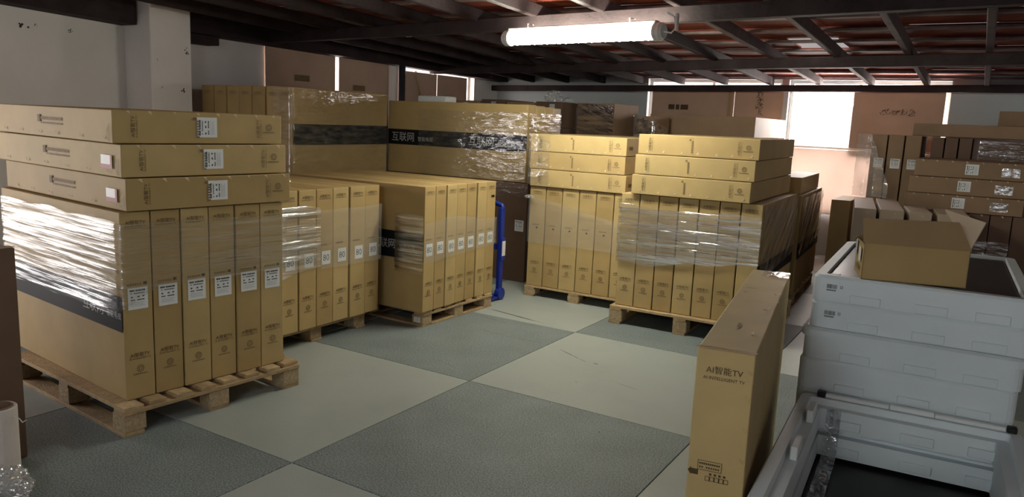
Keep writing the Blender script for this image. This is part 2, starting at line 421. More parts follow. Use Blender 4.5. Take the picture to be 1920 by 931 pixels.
# ------------------------------------------------------------------ pallets
def pallet(label, fr, w, d, h, deck='y', nb=7, tagged=False, skids='y'):
    root = bpy.data.objects.new('wooden_pallet', None); COL.objects.link(root); root.location = (fr.x, fr.y, 0); root.rotation_euler = (0,0,fr.a)
    root.empty_display_size = .1
    tag(root, label, 'pallet', 'wooden pallets')
    t = .02; bh = h-3*t if h > .12 else h-2.4*t
    t2 = t if h > .12 else t*.8
    bl = MB().box(-.055,.055,-.055,.055,0,bh).mesh('block', .004)
    zb = t2
    for ix in range(3):
        for iy in range(3):
            x = .056+(w-.112)*ix/2; y = .056+(d-.112)*iy/2
            b = link('block', bl, 'chip_block', root, (x, y, zb), R(random.uniform(-3,3)))
            if tagged and ix == 0 and iy == 0:
                tl = link('paper_tag', rects('ptag', [(-.032,.032,-.02,.02)], 'left'), 'label_white', b, (-.0575,0,bh*.5))
                link('tag_print', rects('ptagp', [(-.026,.02,-.003+k*.008,.001+k*.008) for k in range(-1,3)], 'left'), 'ink_grey', tl, (-.0006,0,0))
    def board(n, x0, x1, y0, y1, z, m):
        dd = random.uniform(-.004,.004)
        me = MB().box(-(x1-x0)/2,(x1-x0)/2,-(y1-y0)/2,(y1-y0)/2,0,t2).mesh('board', .002)
        link(n, me, m, root, ((x0+x1)/2+dd*(deck=='x'), (y0+y1)/2+dd*2*(deck=='y'), z))
    if skids in ('y','xy'):
        for ix in range(3):
            x = (w-.10)*ix/2; board('bottom_board', x, x+.10, 0, d, 0, 'wood_b')
    if skids in ('x','xy'):
        for iy in range(3):
            y = (d-.10)*iy/2+.002; board('bottom_board', 0 if skids=='x' else .104, w if skids=='x' else w-.104, y, y+.10, 0, 'wood_b')
    zc = zb+bh
    if deck == 'y':
        for iy in range(3): y = (d-.10)*iy/2; board('stringer_board', 0, w, y, y+.10, zc, 'wood_b')
        for k in range(nb):
            bw = .10 if k in (0, nb-1) else .085
            x = (w-bw)*k/(nb-1); board('deck_board', x, x+bw, -.004 if k in (0,) else .004, d, zc+t2, 'wood' if k % 2 == 0 else 'wood_b')
    else:
        for ix in range(3): x = (w-.10)*ix/2; board('stringer_board', x, x+.10, 0, d, zc, 'wood_b')
        for k in range(nb):
            y = (d-.10)*k/(nb-1); board('deck_board', 0, w, y, y+.10, zc+t2, 'wood' if k % 2 == 0 else 'wood_b')
    return root

ORD = ['first','second','third','fourth','fifth','sixth','seventh','eighth','ninth']
KR = ['kraft','kraft_b','kraft_c']

# ================================================================== THE ROOM
XL, XR, YB, YF = -4.4, 4.4, 7.0, -6.0
TS = 1.42
# floor slab and checkerboard slabs
fl = struct(link('floor', MB().box(XL-.2, XR+.2, YF-.2, YB+.2, -.25, -.006).mesh('floor'), 'screed'), 'grey screed floor laid with large light and dark square slabs')
tl = MB().box(.0025, TS-.0025, .0025, TS-.0025, -.02, 0).mesh('floor_tile', .0015)
for i in range(-4, 4):
    for j in range(-5, 5):
        x0, y0 = i*TS, j*TS
        ax0, ax1, ay0, ay1 = max(x0, XL), min(x0+TS, XR), max(y0, YF), min(y0+TS, YB)
        if ax1-ax0 < .03 or ay1-ay0 < .03: continue
        dark = (i+j) % 2 == 0
        # (0,-1),( -1,0) are the dark slabs in view
        dark = not dark
        full = ax1-ax0 > TS-.001 and ay1-ay0 > TS-.001
        me = tl if full else MB().box(ax0-x0+.0025, ax1-x0-.0025, ay0-y0+.0025, ay1-y0-.0025, -.02, 0).mesh('floor_tile_cut', .0015)
        link('floor_tile', me, 'tile_dark' if dark else 'tile_light', fl, (x0, y0, 0))

mk('scuff_floor', (.13,.135,.125), .8, .3, 40)
mb = MB(); rnd = random.Random(21)
for x0, y0, x1, y1, wd in ((-.80,1.575,-.30,1.49,.022),(-.95,1.60,-.62,1.56,.014),(.12,.945,.34,.83,.010),(.34,.83,.40,.80,.006),(.45,.812,.485,.806,.014),(.52,.40,.54,.395,.008),(.98,-.22,.992,-.25,.006),
                           (-.62,1.02,-.30,.98,.006),(-.30,.98,-.05,1.0,.005),(-.9,1.35,-.5,1.30,.006),(-.4,.2,-.2,.15,.004),(.7,.55,.9,.5,.004)):
    d = Vector((x1-x0, y1-y0)); L_ = d.length; d /= L_; n_ = Vector((-d.y, d.x)); K_ = 7; up_ = []; dn_ = []
    for k in range(K_):
        t_ = k/(K_-1); c_ = Vector((x0, y0))+d*L_*t_; hw = wd*math.sin(PI*(.06+.88*t_))*rnd.uniform(.3,.7)
        up_.append((*(c_+n_*(hw+rnd.uniform(-.2,.2)*wd)), .0006)); dn_.append((*(c_-n_*hw), .0006))
    for k in range(K_-1): mb.poly([dn_[k], dn_[k+1], up_[k+1], up_[k]])
me = bpy.data.meshes.new('floor_scuffs'); me.from_pydata(mb.v, [], mb.f); stuff(link('floor_scuffs', me, 'scuff_floor', fl))

def wall(name, axis, pos, thick, a0, a1, h, holes, m, label):
    """wall plane with rectangular holes (a0,a1,z0,z1); axis 'x' -> plane x=pos"""
    xs = sorted(set([a0, a1]+[v for q in holes for v in q[:2]])); zs = sorted(set([0, h]+[v for q in holes for v in q[2:]]))
    mb = MB()
    for i in range(len(xs)-1):
        for k in range(len(zs)-1):
            cx, cz = (xs[i]+xs[i+1])/2, (zs[k]+zs[k+1])/2
            if any(q[0] < cx < q[1] and q[2] < cz < q[3] for q in holes): continue
            if axis == 'x': mb.box(min(pos,pos+thick), max(pos,pos+thick), xs[i], xs[i+1], zs[k], zs[k+1])
            else: mb.box(xs[i], xs[i+1], min(pos,pos+thick), max(pos,pos+thick), zs[k], zs[k+1])
    return struct(link(name, mb.mesh(name), m), label)
HW = 2.95
W_LEFT = [(2.25,4.28,1.25,2.40),(4.52,6.33,1.25,2.36),(-4.0,-1.9,0,2.1)]
W_BACK = [(-1.79,.10,1.40,2.27),(.19,2.07,.62,2.27)]  # second opening reaches below its sill, added to backlight the pale sheet
wl = wall('wall_left', 'x', XL, -.22, YF-.2, YB+.2, HW, W_LEFT, 'plaster', 'white plastered side wall with covered windows')
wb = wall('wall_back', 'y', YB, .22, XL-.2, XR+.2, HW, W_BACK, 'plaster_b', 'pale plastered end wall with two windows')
wr = wall('wall_right', 'x', XR, .2, YF-.2, YB+.2, HW, [(3.4,5.2,1.0,2.15)], 'plaster', 'white plastered wall on the right')
wf = wall('wall_front', 'y', YF, -.2, XL-.2, XR+.2, HW, [(1.3,3.9,.9,2.2)], 'plaster', 'white plastered wall behind the viewer')
# column against the side wall
colm = struct(link('trim_1', MB().box(XL, -4.0, .60, 1.02, 0, 2.62).mesh('column', .012, 2), 'plaster'), 'white plastered column standing against the side wall')
mb = MB()
for (y, z, s) in ((.97,2.1,.035),(.98,2.08,.02),(.70,1.75,.018),(.92,1.73,.03),(.66,1.99,.01)):
    for k in range(5):
        a, b = y+random.uniform(-s,s)*.7, z+random.uniform(-s,s); q = s*random.uniform(.15,.4)
        mb.poly([(-3.9985,a-q,b),(-3.9985,a,b-q*.8),(-3.9985,a+q,b+q*.2),(-3.9985,a,b+q)])
me = bpy.data.meshes.new('scuffs'); me.from_pydata(mb.v, [], mb.f); stuff(link('chipped_paint', me, 'scuff', colm))
mb = MB()
for (y, z, s) in ((-.27,2.20,.04),(-.18,2.2,.015),(.10,2.19,.02),(.13,2.19,.012)):
    for k in range(5):
        a, b = y+random.uniform(-s,s), z+random.uniform(-s,s)*.7; q = s*random.uniform(.2,.4)
        mb.poly([(XL+.0015,a-q,b),(XL+.0015,a,b-q*.8),(XL+.0015,a+q,b+q*.2),(XL+.0015,a,b+q)])
me = bpy.data.meshes.new('scuffs2'); me.from_pydata(mb.v, [], mb.f); stuff(link('chipped_paint', me, 'scuff', wl))

def window(name, axis, pos, a0, a1, z0, z1, mull, label):
    fwd = MB(); t = .045
    root = bpy.data.objects.new(name, None); COL.objects.link(root); struct(root, label)
    def bx(n, u0, u1, w0, w1, th, m, e=0):
        mb = MB()
        if axis == 'x': mb.box(pos-th/2+e, pos+th/2+e, u0, u1, w0, w1)
        else: mb.box(u0, u1, pos-th/2+e, pos+th/2+e, w0, w1)
        link(n, mb.mesh(n, .003 if m != 'glass' else 0), m, root)
    bx('frame_bar', a0, a1, z0, z0+t, .06, 'alu'); bx('frame_bar', a0, a1, z1-t, z1, .06, 'alu')
    bx('frame_bar', a0, a0+t, z0+t, z1-t, .06, 'alu'); bx('frame_bar', a1-t, a1, z0+t, z1-t, .06, 'alu')
    ed = [a0+t]+mull+[a1-t]
    for mm in mull: bx('mullion', mm-.02, mm+.02, z0+t, z1-t, .05, 'alu')
    for i in range(len(ed)-1): bx('pane', ed[i]+(.02 if i else 0), ed[i+1]-(.02 if i < len(ed)-2 else 0), z0+t, z1-t, .005, 'glass')
    return root
window('window_1', 'y', YB+.12, -1.79, .10, 1.40, 2.27, [-.85], 'end wall window covered by brown cardboard sheets')
window('window_2', 'y', YB+.12, .19, 2.07, .62, 2.27, [1.05], 'end wall window, uncovered and glaring white on its left side')
window('window_3', 'x', XL-.12, 2.25, 4.28, 1.25, 2.40, [3.28], 'side wall window covered by glowing brown cardboard')
window('window_4', 'x', XL-.12, 4.52, 6.33, 1.25, 2.36, [5.45], 'side wall window near the corner, bright slit at its right')
window('window_5', 'y', YF-.10, 1.3, 3.9, .9, 2.2, [2.17,3.03], 'window in the wall behind the viewer')
window('window_6', 'x', XR+.10, 3.4, 5.2, 1.0, 2.15, [4.3], 'window added in the right wall beyond the picture edge, for streaks on the film')  # unseen opening, added so the wrapped rows catch streaks
# window sill below the uncovered window
struct(link('trim_2', MB().box(.15, 2.11, YB-.035, YB+.10, 1.39, 1.42).mesh('sill', .004), 'plaster'), 'white sill below the glaring window')

# cardboard sheets propped in front of the windows
def sheet(label, axis, pos, a0, a1, z0, z1, top_jit=0.0, m='sheet_card', lean=0.0):
    t = .006; mb = MB()
    n = 8; V = []
    for side in (0, 1):
        for i in range(n+1):
            a = a0+(a1-a0)*i/n; b = .010*noise.noise(Vector((a*1.7, z1, 3)))
            for z in (z0, z1+top_jit*noise.noise(Vector((a*4, 1, 2)))):
                p = pos+(t*side)+b+(lean if z > z0+.01 else 0)
                V.append((p, a, z) if axis == 'x' else (a, p, z))
    F = []
    st = (n+1)*2
    for i in range(n):
        k = i*2; F += [(k,k+2,k+3,k+1),(st+k,st+k+1,st+k+3,st+k+2),(k+1,k+3,st+k+3,st+k+1),(k,st+k,st+k+2,k+2)]
    F += [(0,1,st+1,st),(st-2,st*2-2,st*2-1,st-1)]
    me = bpy.data.meshes.new('sheet'); me.from_pydata(V, [], F); me.update()
    o = link('cardboard_sheet', me, m); tag(o, label, 'cardboard', 'cardboard sheets over the windows'); return o
s1 = sheet('wide brown cardboard sheet covering the left of the end wall windows, black code printed low', 'y', YB-.012, -1.71, -.52, 1.25, 2.17)
s2 = sheet('narrow brown cardboard sheet with upright handwriting, left of the glaring pane', 'y', YB-.016, -.515, .13, 1.25, 2.18)
s3 = sheet('brown cardboard sheet with a line of handwriting, right of the glaring pane', 'y', YB-.016, 1.0, 2.02, 1.30, 2.17)
s8 = sheet('pale peach cardboard sheet covering the lower half below the glaring pane', 'y', YB-.05, .15, 2.11, .55, 1.385, m='sheet_pale')
s4 = sheet('long cardboard sheet glowing orange, next to the white column wall', 'x', XL+.012, 2.23, 3.30, 1.2, 2.30)
s5 = sheet('cardboard sheet right of the glowing wedge-shaped gap on the side wall', 'x', XL+.018, 3.36, 4.29, 1.2, 2.27)
s6 = sheet('upright cardboard sheet just right of the dark pipe on the side wall', 'x', XL+.012, 4.53, 5.35, 1.2, 2.19, m='sheet_card')
s7 = sheet('cardboard sheet beside the bright slit at the far end of the side wall', 'x', XL+.016, 5.36, 6.1, 1.2, 2.19)
def scribble(parent, plane, a0, a1, z, hgt, pos, seed, vertical=False, n=7):
    rnd = random.Random(seed); mb = MB()
    for k in range(n):
        c = a0+(a1-a0)*(k+.5)/n
        for q in range(5):
            x0, y0 = c+rnd.uniform(-.4,.4)*(a1-a0)/n, z+rnd.uniform(-.5,.5)*hgt
            dx, dy = rnd.choice([(.045,.012),(.012,.05),(.03,.035),(-.025,.04),(.05,-.008)])
            dx *= hgt/.08; dy *= hgt/.08; ww = .006
            L_ = math.hypot(dx, dy); nx, ny = -dy/L_*ww/2, dx/L_*ww/2
            mb.poly([(x0+nx,0,y0+ny),(x0-nx,0,y0-ny),(x0+dx-nx,0,y0+dy-ny),(x0+dx+nx,0,y0+dy+ny)])
    if vertical:
        mb.v = [(z+(v[2]-z), v[1], v[0]) for v in mb.v]
    me = bpy.data.meshes.new('scribble'); me.from_pydata([(v[0], pos+.0, v[2]) for v in mb.v], [], mb.f)
    link('marker_writing', me, 'ink', parent)
scribble(s3, 'y', 1.32, 1.72, 1.875, .06, YB-.030, 4)
scribble(s2, 'y', 1.80, 2.13, -.18, .075, YB-.030, 5, vertical=True)
link('code_print', rects('codebk', [(-1.45,-1.36,1.84,1.91),(-1.34,-1.29,1.84,1.91),(-1.27,-1.16,1.84,1.91)], 'front'), 'ink', s1, (0,YB-.030,0))
link('tape_strip', MB().box(-.60,-.55,YB-.030,YB-.028,1.5,2.17).mesh('tape'), 'tape_brown', s1)
for sx, yy, zz in ((s4,2.65,1.93),(s5,3.6,1.87)):
    mb = MB(); mb.poly([(0,yy,zz),(0,yy+.22,zz),(0,yy+.22,zz+.07),(0,yy,zz+.07)]); me = bpy.data.meshes.new('pr'); me.from_pydata(mb.v, [], mb.f)
    link('box_print', me, 'ink_faint', sx, (XL+.034,0,0))

# ---------------------------------------------------------------- roof
def rz_(y): return 2.40-.037*(y-1.4)          # underside of the rafters
roof = struct(link('ceiling', MB().box(XL-.3, XR+.3, YF-.3, YF+.2, rz_(YF)+.16, rz_(YF)+.20).mesh('eave'), 'roof_clay'), 'dark low timber roof with clay boards on battens')
def lbeam(name, x0, y0, z0, x1, y1, z1, wd, h, m, parent):
    d = Vector((x1-x0, y1-y0, 0)).normalized(); n = Vector((-d.y, d.x, 0))*wd/2
    a, b = Vector((x0,y0,z0)), Vector((x1,y1,z1)); U = Vector((0,0,h))
    mb = MB(); mb.v = [tuple(p) for p in (a-n, b-n, b+n, a+n, a-n+U, b-n+U, b+n+U, a+n+U)]
    mb.f = [(0,3,2,1),(4,5,6,7),(0,1,5,4),(1,2,6,5),(2,3,7,6),(3,0,4,7)]
    return link(name, mb.mesh(name, .006), m, parent)
b1 = lbeam('roof_beam', XL, 2.20, 2.30, XR, 1.03, 2.30, .10, .105, 'timber', roof)
b2 = lbeam('roof_beam', XL, 5.25, 2.195, XR, 3.65, 2.215, .10, .10, 'timber', roof)
b3 = lbeam('roof_beam', XL, 6.86, 2.045, XR, 6.76, 2.155, .09, .085, 'timber', roof)
lbeam('roof_beam', XL, -1.2, 2.43, XR, -1.7, 2.43, .10, .10, 'timber', roof)
lbeam('roof_beam', XL, -4.3, 2.53, XR, -4.8, 2.53, .10, .10, 'timber', roof)
lbeam('wall_plate', XL+.12, YF, 2.55, XL+.12, .58, 2.29, .24, .30, 'timber', roof)
lbeam('wall_plate', XL+.10, 1.03, 2.20, XL+.10, 1.50, 2.20, .18, .09, 'timber', roof)
lbeam('wall_plate', XL+.10, 1.03, 2.30, XL+.10, 7.0, 2.19, .20, .24, 'timber', roof)
RX = [-4.28+.615*k for k in range(15)]
for k, x in enumerate(RX):
    o = lbeam('rafter', x, YF, rz_(YF), x-.06, YB, rz_(YB), .055, .10, 'timber_lit' if x > .3 else 'timber', roof)  # right-hand rafters use a lighter copy, their light put into the colour
ys = [YF+.62*k for k in range(22)]
for k, y in enumerate(ys):
    lbeam('batten', XL, y, rz_(y)+.10, XR, y, rz_(y)+.10, .085, .025, 'batten', roof)
bd = {}
for k, y in enumerate(ys):
    y1 = y+.64
    z0, z1 = rz_(y)+.126, rz_(y1)+.126+.016
    if y < -.2:
        mb = MB(); mb.v = [(XL,y,z0),(XR,y,z0),(XR,y1,z1),(XL,y1,z1),(XL,y,z0+.014),(XR,y,z0+.014),(XR,y1,z1+.014),(XL,y1,z1+.014)]
        mb.f = [(0,3,2,1),(4,5,6,7),(0,1,5,4),(1,2,6,5),(2,3,7,6),(3,0,4,7)]
        link('roof_board', mb.mesh('roof_board'), 'roof_clay', roof)
        continue
    for i in range(-1, len(RX)):
        x0 = XL if i < 0 else RX[i]; x1 = RX[i+1] if i+1 < len(RX) else XR
        if x1-x0 < .05: continue
        if abs(y-3.92) < .2 and .6 < x0 < .7: x1 = x0+.16     # a slipped board lets the sky in
        key = (round(x1-x0, 3),)
        if key not in bd:
            L_ = x1-x0+.004; dz = z1-z0
            mb = MB(); mb.v = [(0,0,0),(L_,0,0),(L_,.64,dz),(0,.64,dz),(0,0,.014),(L_,0,.014),(L_,.64,dz+.014),(0,.64,dz+.014)]
            mb.f = [(0,3,2,1),(4,5,6,7),(0,1,5,4),(1,2,6,5),(2,3,7,6),(3,0,4,7)]
            bd[key] = mb.mesh('roof_board')
        link('roof_board', bd[key], 'roof_clay', roof, (x0-.002, y, z0+random.uniform(0,.004)))

# ---------------------------------------------------------------- tube lamps
def tube_lamp(label, x0, y0, x1, y1, z, glow, group='tube lamps'):
    L_ = math.hypot(x1-x0, y1-y0); a = math.atan2(y1-y0, x1-x0)
    root = bpy.data.objects.new('tube_lamp', None); COL.objects.link(root); root.location = ((x0+x1)/2, (y0+y1)/2, z); root.rotation_euler = (0,0,a)
    tag(root, label, 'lamp', group)
    n = 14; loops = []
    m = 44
    for k in range(m+1):
        x = -L_/2+.06+(L_-.12)*k/m; r = .056 if k % 2 == 0 else .0525
        loops.append([(x, r*.95*math.cos(2*PI*j/n), r*math.sin(2*PI*j/n)) for j in range(n)])
    link('diffuser', MB().loft(loops).mesh('diffuser'), glow, root, label='glowing ribbed diffuser')
    link('housing', MB().box(-L_/2+.05, L_/2-.05, -.03, .03, .050, .072).mesh('housing', .004), 'cap_grey', root)
    for s in (-1, 1):
        lp = [[(s*(L_/2-.06+q), r*math.cos(2*PI*j/n), r*math.sin(2*PI*j/n)) for j in range(n)] for q, r in ((-.005,.06),(.012,.062),(.016,.057),(.026,.057),(.03,.061),(.044,.061),(.05,.055),(.062,.048))]
        link('end_cap', MB().loft(lp).mesh('end_cap'), 'cap_grey', root)
        link('hanger_clip', MB().tube([(s*L_*.32,-.03,.06),(s*L_*.32,-.035,.095),(s*L_*.32,.035,.095),(s*L_*.32,.03,.06)], .004, 6).mesh('clip'), 'wire_white', root)
    link('supply_cord', MB().tube([(L_/2-.01,0,0),(L_/2+.05,.01,-.012),(L_/2+.09,.0,.02),(L_/2+.07,.0,.09),(L_/2+.02,.0,.12)], .006, 6).mesh('cord'), 'wire_white', root)
    link('cord_bracket', MB().box(L_/2+.085, L_/2+.10, -.015,.015, .0, .11).mesh('bracket', .002), 'cap_grey', root)
    return root
tube_lamp('glowing white tube lamp hung under the dark front roof beam', -.775, 1.47, .60, 1.27, 2.21, 'tube_glow')
tube_lamp('tube lamp hung below the roof behind the viewer', 0.7, -5.3, 2.0, -5.4, 2.52, 'tube_glow_back')

# ================================================================== STACK A (front left)
A = Fr(-.893, -1.650, 84.0)
pallet('weathered wooden pallet under the front left stack of labelled cartons', Fr(-.823, -1.712, 85.3), 1.03, 1.25, .148, 'y', 8)
for k in range(6):
    W = .1525
    o = carton('tv_carton', f'{ORD[k]} upright carton from the left in the labelled row on the front left pallet', 'upright cartons on the front left pallet',
               A, k*W, random.uniform(0,.006), .148, W, 1.42, .93, KR[k % 3], k % 3)
    ai_print(o, W, .93, True, True, .9, 'ink')
    ship_label(o, 0.0, .505-.004*(k % 2), .098)
    link('code_print', rects('codeA', [(-.05+q*.012,-.05+q*.012+.008,0,.010) for q in range(6)], 'front'), 'ink_faint', o, (0,-E_,.57))
    link('date_print', rects('dateA', [(.028,.046,0,.014)], 'front'), 'ink', o, (0,-E_,.57))
    if k == 0: band(o, -1, W, 1.42, .345, .52, .24, .9)
    if k == 5: notches(o, W, .9, 6, False, random.Random(9), 'right', .0+.02)
rn = random.Random(5)
for k, (dx, dy, dr, nm) in enumerate(((.028,-.012,.0,'lowest'),(.018,.006,.6,'middle'),(-.006,.02,-.4,'topmost'))):
    h = .158
    o = carton('tv_carton', f'{nm} of three flat cartons lying on top of the front left stack', 'flat cartons on the front left stack',
               A, dx, dy, 1.079+k*(h+.001), .925, 1.42, h, KR[(k+1) % 3], k, dr)
    end_print_flat(o, .925, h, True, 8 if k != 1 else 6, rn)
    notches(o, .925, h, 6, False, rn, 'left', 1.42)
    link('side_print', rects('sidep', [(-.16+q*.028,-.16+q*.028+.018,0,.016) for q in range(9)]+[(-.20,-.17,-.012,.026)]+[(-.16+q*.028,-.16+q*.028+.020,-.02,-.012) for q in range(9)], 'left'), 'ink_faint', o, (-.4625-.002,.62,.085))
    # crushed vertical corner fold
    mb = MB(); mb.v = [(-.4625-.004,.012,.004),(-.4625-.008,.03,.02),(-.4625-.004,.012,h*.62),(-.4625-.009,.035,h*.4)]; mb.f = [(0,1,3,2)]
    me = bpy.data.meshes.new('crush'); me.from_pydata(mb.v, [], mb.f); link('crushed_corner', me, 'torn', o)
    if k < 2:
        lb = link('red_sticker', rects('redst', [(-.055,.055,-.032,.032)], 'left'), 'label_white', o, (-.4625-.0025,.13,.068), 0, 'white sticker with red border')
        link('sticker_print', rects('redstp', [(-.055,.055,-.032,-.012),(.036,.055,-.012,.032)], 'left'), 'label_red', lb, (-.0006,0,0))
film('stretch_film', 'glaring creased stretch film around the front left stack', A,
     [(-.004,1.38),(-.004,-.004),(.922,-.004),(.922,.35)], lambda s: .575+.125*max(0,min(1,(s-1.30)/.25)), lambda s: 1.035-.02*max(0,min(1,(s-1.3)/.5)), 'film_strong', .0075, 150, 70, 'stretch films', 2, .009)

# ================================================================== STACK B
B = Fr(-1.262, -.515, 90.0)
pallet('dark pallet hidden under the wrapped row of cartons behind the front left stack', Fr(-1.33,-.48,90), 1.0, 1.2, .118, 'y', 7)
for k in range(7):
    W = .1605
    o = carton('tv_carton', f'{ORD[k]} upright carton from the left in the row behind the front left stack', 'upright cartons in the second row on the left',
               B, k*W, random.uniform(0,.012), .119, W, 1.42, .955, KR[(k+1) % 3], k % 3)
    ai_print(o, W, .955, True, True, .9, 'ink')
    eighty(o, .01, .475)
    link('code_print', rects('codeA', [], 'front'), 'ink_faint', o, (0,-E_,.56))
film('stretch_film', 'glaring stretch film patch on the row behind the front left stack', B,
     [(-.004,.6),(-.004,-.004),(.50,-.004)], lambda s: .50+.06*min(1,max(0,(s-.75)/.35)), .965, 'film_b', .008, 80, 60, 'stretch films', 4, .009, ragged=.03)
film('stretch_film', 'thin hazy stretch film over the right cartons of the row behind the front left stack', B,
     [(.505,-.004),(1.126,-.004),(1.126,.4)], .52, .93, 'film_soft', .003, 60, 30, 'stretch films', 5, .007)
crumple('plastic_scrap', 'crumpled white plastic scrap on the cartons behind the front left stack', 'plastic scrap', (-1.45, -.22, 1.076), (.07,.09,.045), 'bag', 3, 4)

# ================================================================== STACK C
Cc = Fr(-.948, .735, 90.3)
pallet('wooden pallet with paper tag under the seven cartons labelled 80', Fr(-.972, .772, 88.5), .92, 1.2, .119, 'y', 7, True, 'xy')
for k in range(7):
    W = .1405
    o = carton('tv_carton', f'{ORD[k]} upright carton from the left in the seven-carton row labelled 80', 'upright cartons labelled 80',
               Cc, k*W, [0,.004,.0,.006,.008,.0,.004][k], .1195, W, 1.45, .957, KR[k % 3], k % 3)
    ai_print(o, W, .957, True, True, .8, 'ink')
    eighty(o, -.002, .478+random.uniform(-.006,.006), .08)
    link('code_print', rects('codeA', [], 'front'), 'ink_faint', o, (0,-E_,.55))
    if k == 0: band(o, -1, W, 1.45, .395, .60, .32, .8)
    if k == 6: link('hand_hole', rects('hole', [(-.025,.025,-.01,.01)], 'front'), 'clip_black', o, (.02,-E_,.83))
film('stretch_film', 'shiny stretch film patch on the side of the row labelled 80', Cc,
     [(-.004,.27),(-.004,-.002)], .42, .86, 'film_b', .008, 40, 50, 'stretch films', 6, .008)
film('stretch_film', 'hazy stretch film across the front of the row labelled 80', Cc,
     [(-.004,-.004),(.988,-.004),(.988,.4)], lambda s: .50+.05*min(1,s), lambda s: .80+.03*math.sin(s*5), 'film_soft', .0025, 80, 26, 'stretch films', 7, .007)

# blue hand truck between the rows
bt = bpy.data.objects.new('hand_truck', None); COL.objects.link(bt); bt.location = (-1.02, 1.93, 0); tag(bt, 'blue hand truck standing upright beside the cartons labelled 80', 'hand truck')
link('post', MB().box(-.04,.0,-.01,.045,.06,.83).mesh('post', .008, 2), 'blue_paint', bt)
link('post', MB().box(-.42,-.38,-.01,.045,.06,.83).mesh('post', .008, 2), 'blue_paint', bt)
link('top_grip', MB().tube([(-.42,.017,.80),(-.40,.017,.845),(-.33,.017,.862),(-.09,.017,.862),(-.02,.017,.845),(0,.017,.80)], .022, 10).mesh('grip', smooth=True), 'blue_paint', bt)
link('cross_bar', MB().box(-.38,-.04,.0,.03,.45,.50).mesh('bar', .004), 'blue_paint', bt)
link('side_bracket', MB().box(-.01,.012,-.012,.05,.36,.56).mesh('brk', .004), 'blue_paint', bt)
pl = link('data_plate', MB().box(.012,.0145,-.005,.045,.40,.53).mesh('plate'), 'label_white', bt)
link('toe_plate', MB().box(-.42,.0,-.20,.05,.012,.035).mesh('toe', .004), 'blue_paint', bt)
lp = [[(-.05+q,.0+.055*math.cos(2*PI*j/18),.056+.055*math.sin(2*PI*j/18)) for j in range(18)] for q in (0,.05)]
link('wheel', MB().loft(lp).mesh('wheel', .004), 'blue_paint', bt, (.012,.02,0)); link('wheel', MB().loft(lp).mesh('wheel', .004), 'blue_paint', bt, (-.42,.02,0))

# ================================================================== WALL ROWS D and E
D = Fr(-4.03, 1.13, 3.0)
pallet('pallet under the tall wall-side row of cartons', Fr(-3.95, 1.2, 3), 1.1, 1.2, .118, 'y', 7)
for k in range(2):
    carton('tv_carton', ['left','right'][k]+' big carton at the bottom of the wall-side row behind the column', None, D, k*.60, 0, .119, .595, 1.4, .742, 'kraft_b', k)
for k in range(7):
    W = .171
    o = carton('tv_carton', f'{ORD[k]} tall carton from the left in the wall-side row beside the white column', 'tall cartons in the wall-side row',
               D, k*W, random.uniform(0,.015), .8625, W, 1.38, .935+(.004 if k % 2 else 0), ['kraft_b','kraft','kraft_brown'][k % 3] if k < 2 else KR[k % 3], k % 3)
    link('brand_print', textmesh('brand0.90', [('AI智能TV', .0234, 0, .0144), ('AI INTELLIGENT TV', .01215, 0, 0)]), 'ink_faint', o, (0,-E_,.85))
    if k == 6: band(o, 1, W, 1.38, .415, .605)
film('stretch_film', 'shiny stretch film around the wall-side row beside the white column', D,
     [(.98,-.004),(1.199,-.004),(1.199,1.36)], .95, lambda s: 1.785+.0*s, 'film_crease', .006, 70, 40, 'stretch films', 8, .009)

E = Fr(-3.02, 2.70, 0.5)
for k in range(4):
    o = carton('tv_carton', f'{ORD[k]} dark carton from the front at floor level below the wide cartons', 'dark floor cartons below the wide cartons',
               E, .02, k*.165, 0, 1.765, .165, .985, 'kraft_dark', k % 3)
    if k == 0: ship_label(o, .80, .56, .10)
EW = 1.74
for k in range(4):
    o = carton('tv_carton', f'{ORD[k]} wide carton from the front in the upper row with the black band', 'wide cartons with black bands',
               E, .01+.004*k, k*.165+.002, .9865, EW, .165, .755-.006*k, ['kraft','kraft_c','kraft','kraft_pale'][k], k % 3)
    if k == 0: band_front(o, EW, .295, .455, (-.58, .42), 1.35)
film('stretch_film', 'clear stretch film over the wide cartons, right of the bare strip', E,
     [(.44,-.002),(EW+.014,-.002)], .995, lambda s: 1.66, 'film_crease', .007, 90, 44, 'stretch films', 9, .010)
film('stretch_film', 'clear stretch film over the narrow right ends of the wide cartons', E,
     [(EW+.016,-.002),(EW+.016,.655)], .995, lambda s: 1.66, 'film_crease', .007, 40, 44, 'stretch films', 21, .010)
film('stretch_film', 'clear stretch film hanging over the dark floor cartons behind the hand truck', E,
     [(1.30,-.002),(1.785,-.002)], .84, .985, 'film_crease', .007, 40, 14, 'stretch films', 22, .008)

# things behind and above the wide cartons
K0 = Fr(-3.35, 4.25, 0)
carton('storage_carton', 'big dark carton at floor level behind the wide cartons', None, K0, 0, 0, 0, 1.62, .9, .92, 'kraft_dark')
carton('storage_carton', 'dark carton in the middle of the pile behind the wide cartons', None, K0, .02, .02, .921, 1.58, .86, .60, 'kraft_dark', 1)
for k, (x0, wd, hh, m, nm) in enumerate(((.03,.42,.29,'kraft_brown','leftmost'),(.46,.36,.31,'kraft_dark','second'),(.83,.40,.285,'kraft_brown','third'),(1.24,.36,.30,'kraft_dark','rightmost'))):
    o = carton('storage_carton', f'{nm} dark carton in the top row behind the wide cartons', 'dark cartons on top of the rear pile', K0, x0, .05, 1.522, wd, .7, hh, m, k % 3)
    lb = link('paper_label', rects('pl%d' % k, [(-.05,.02,hh-.10,hh-.03)], 'front'), 'label_white' if k in (0,) else 'ink_grey', o, (.02*k,-E_,0))
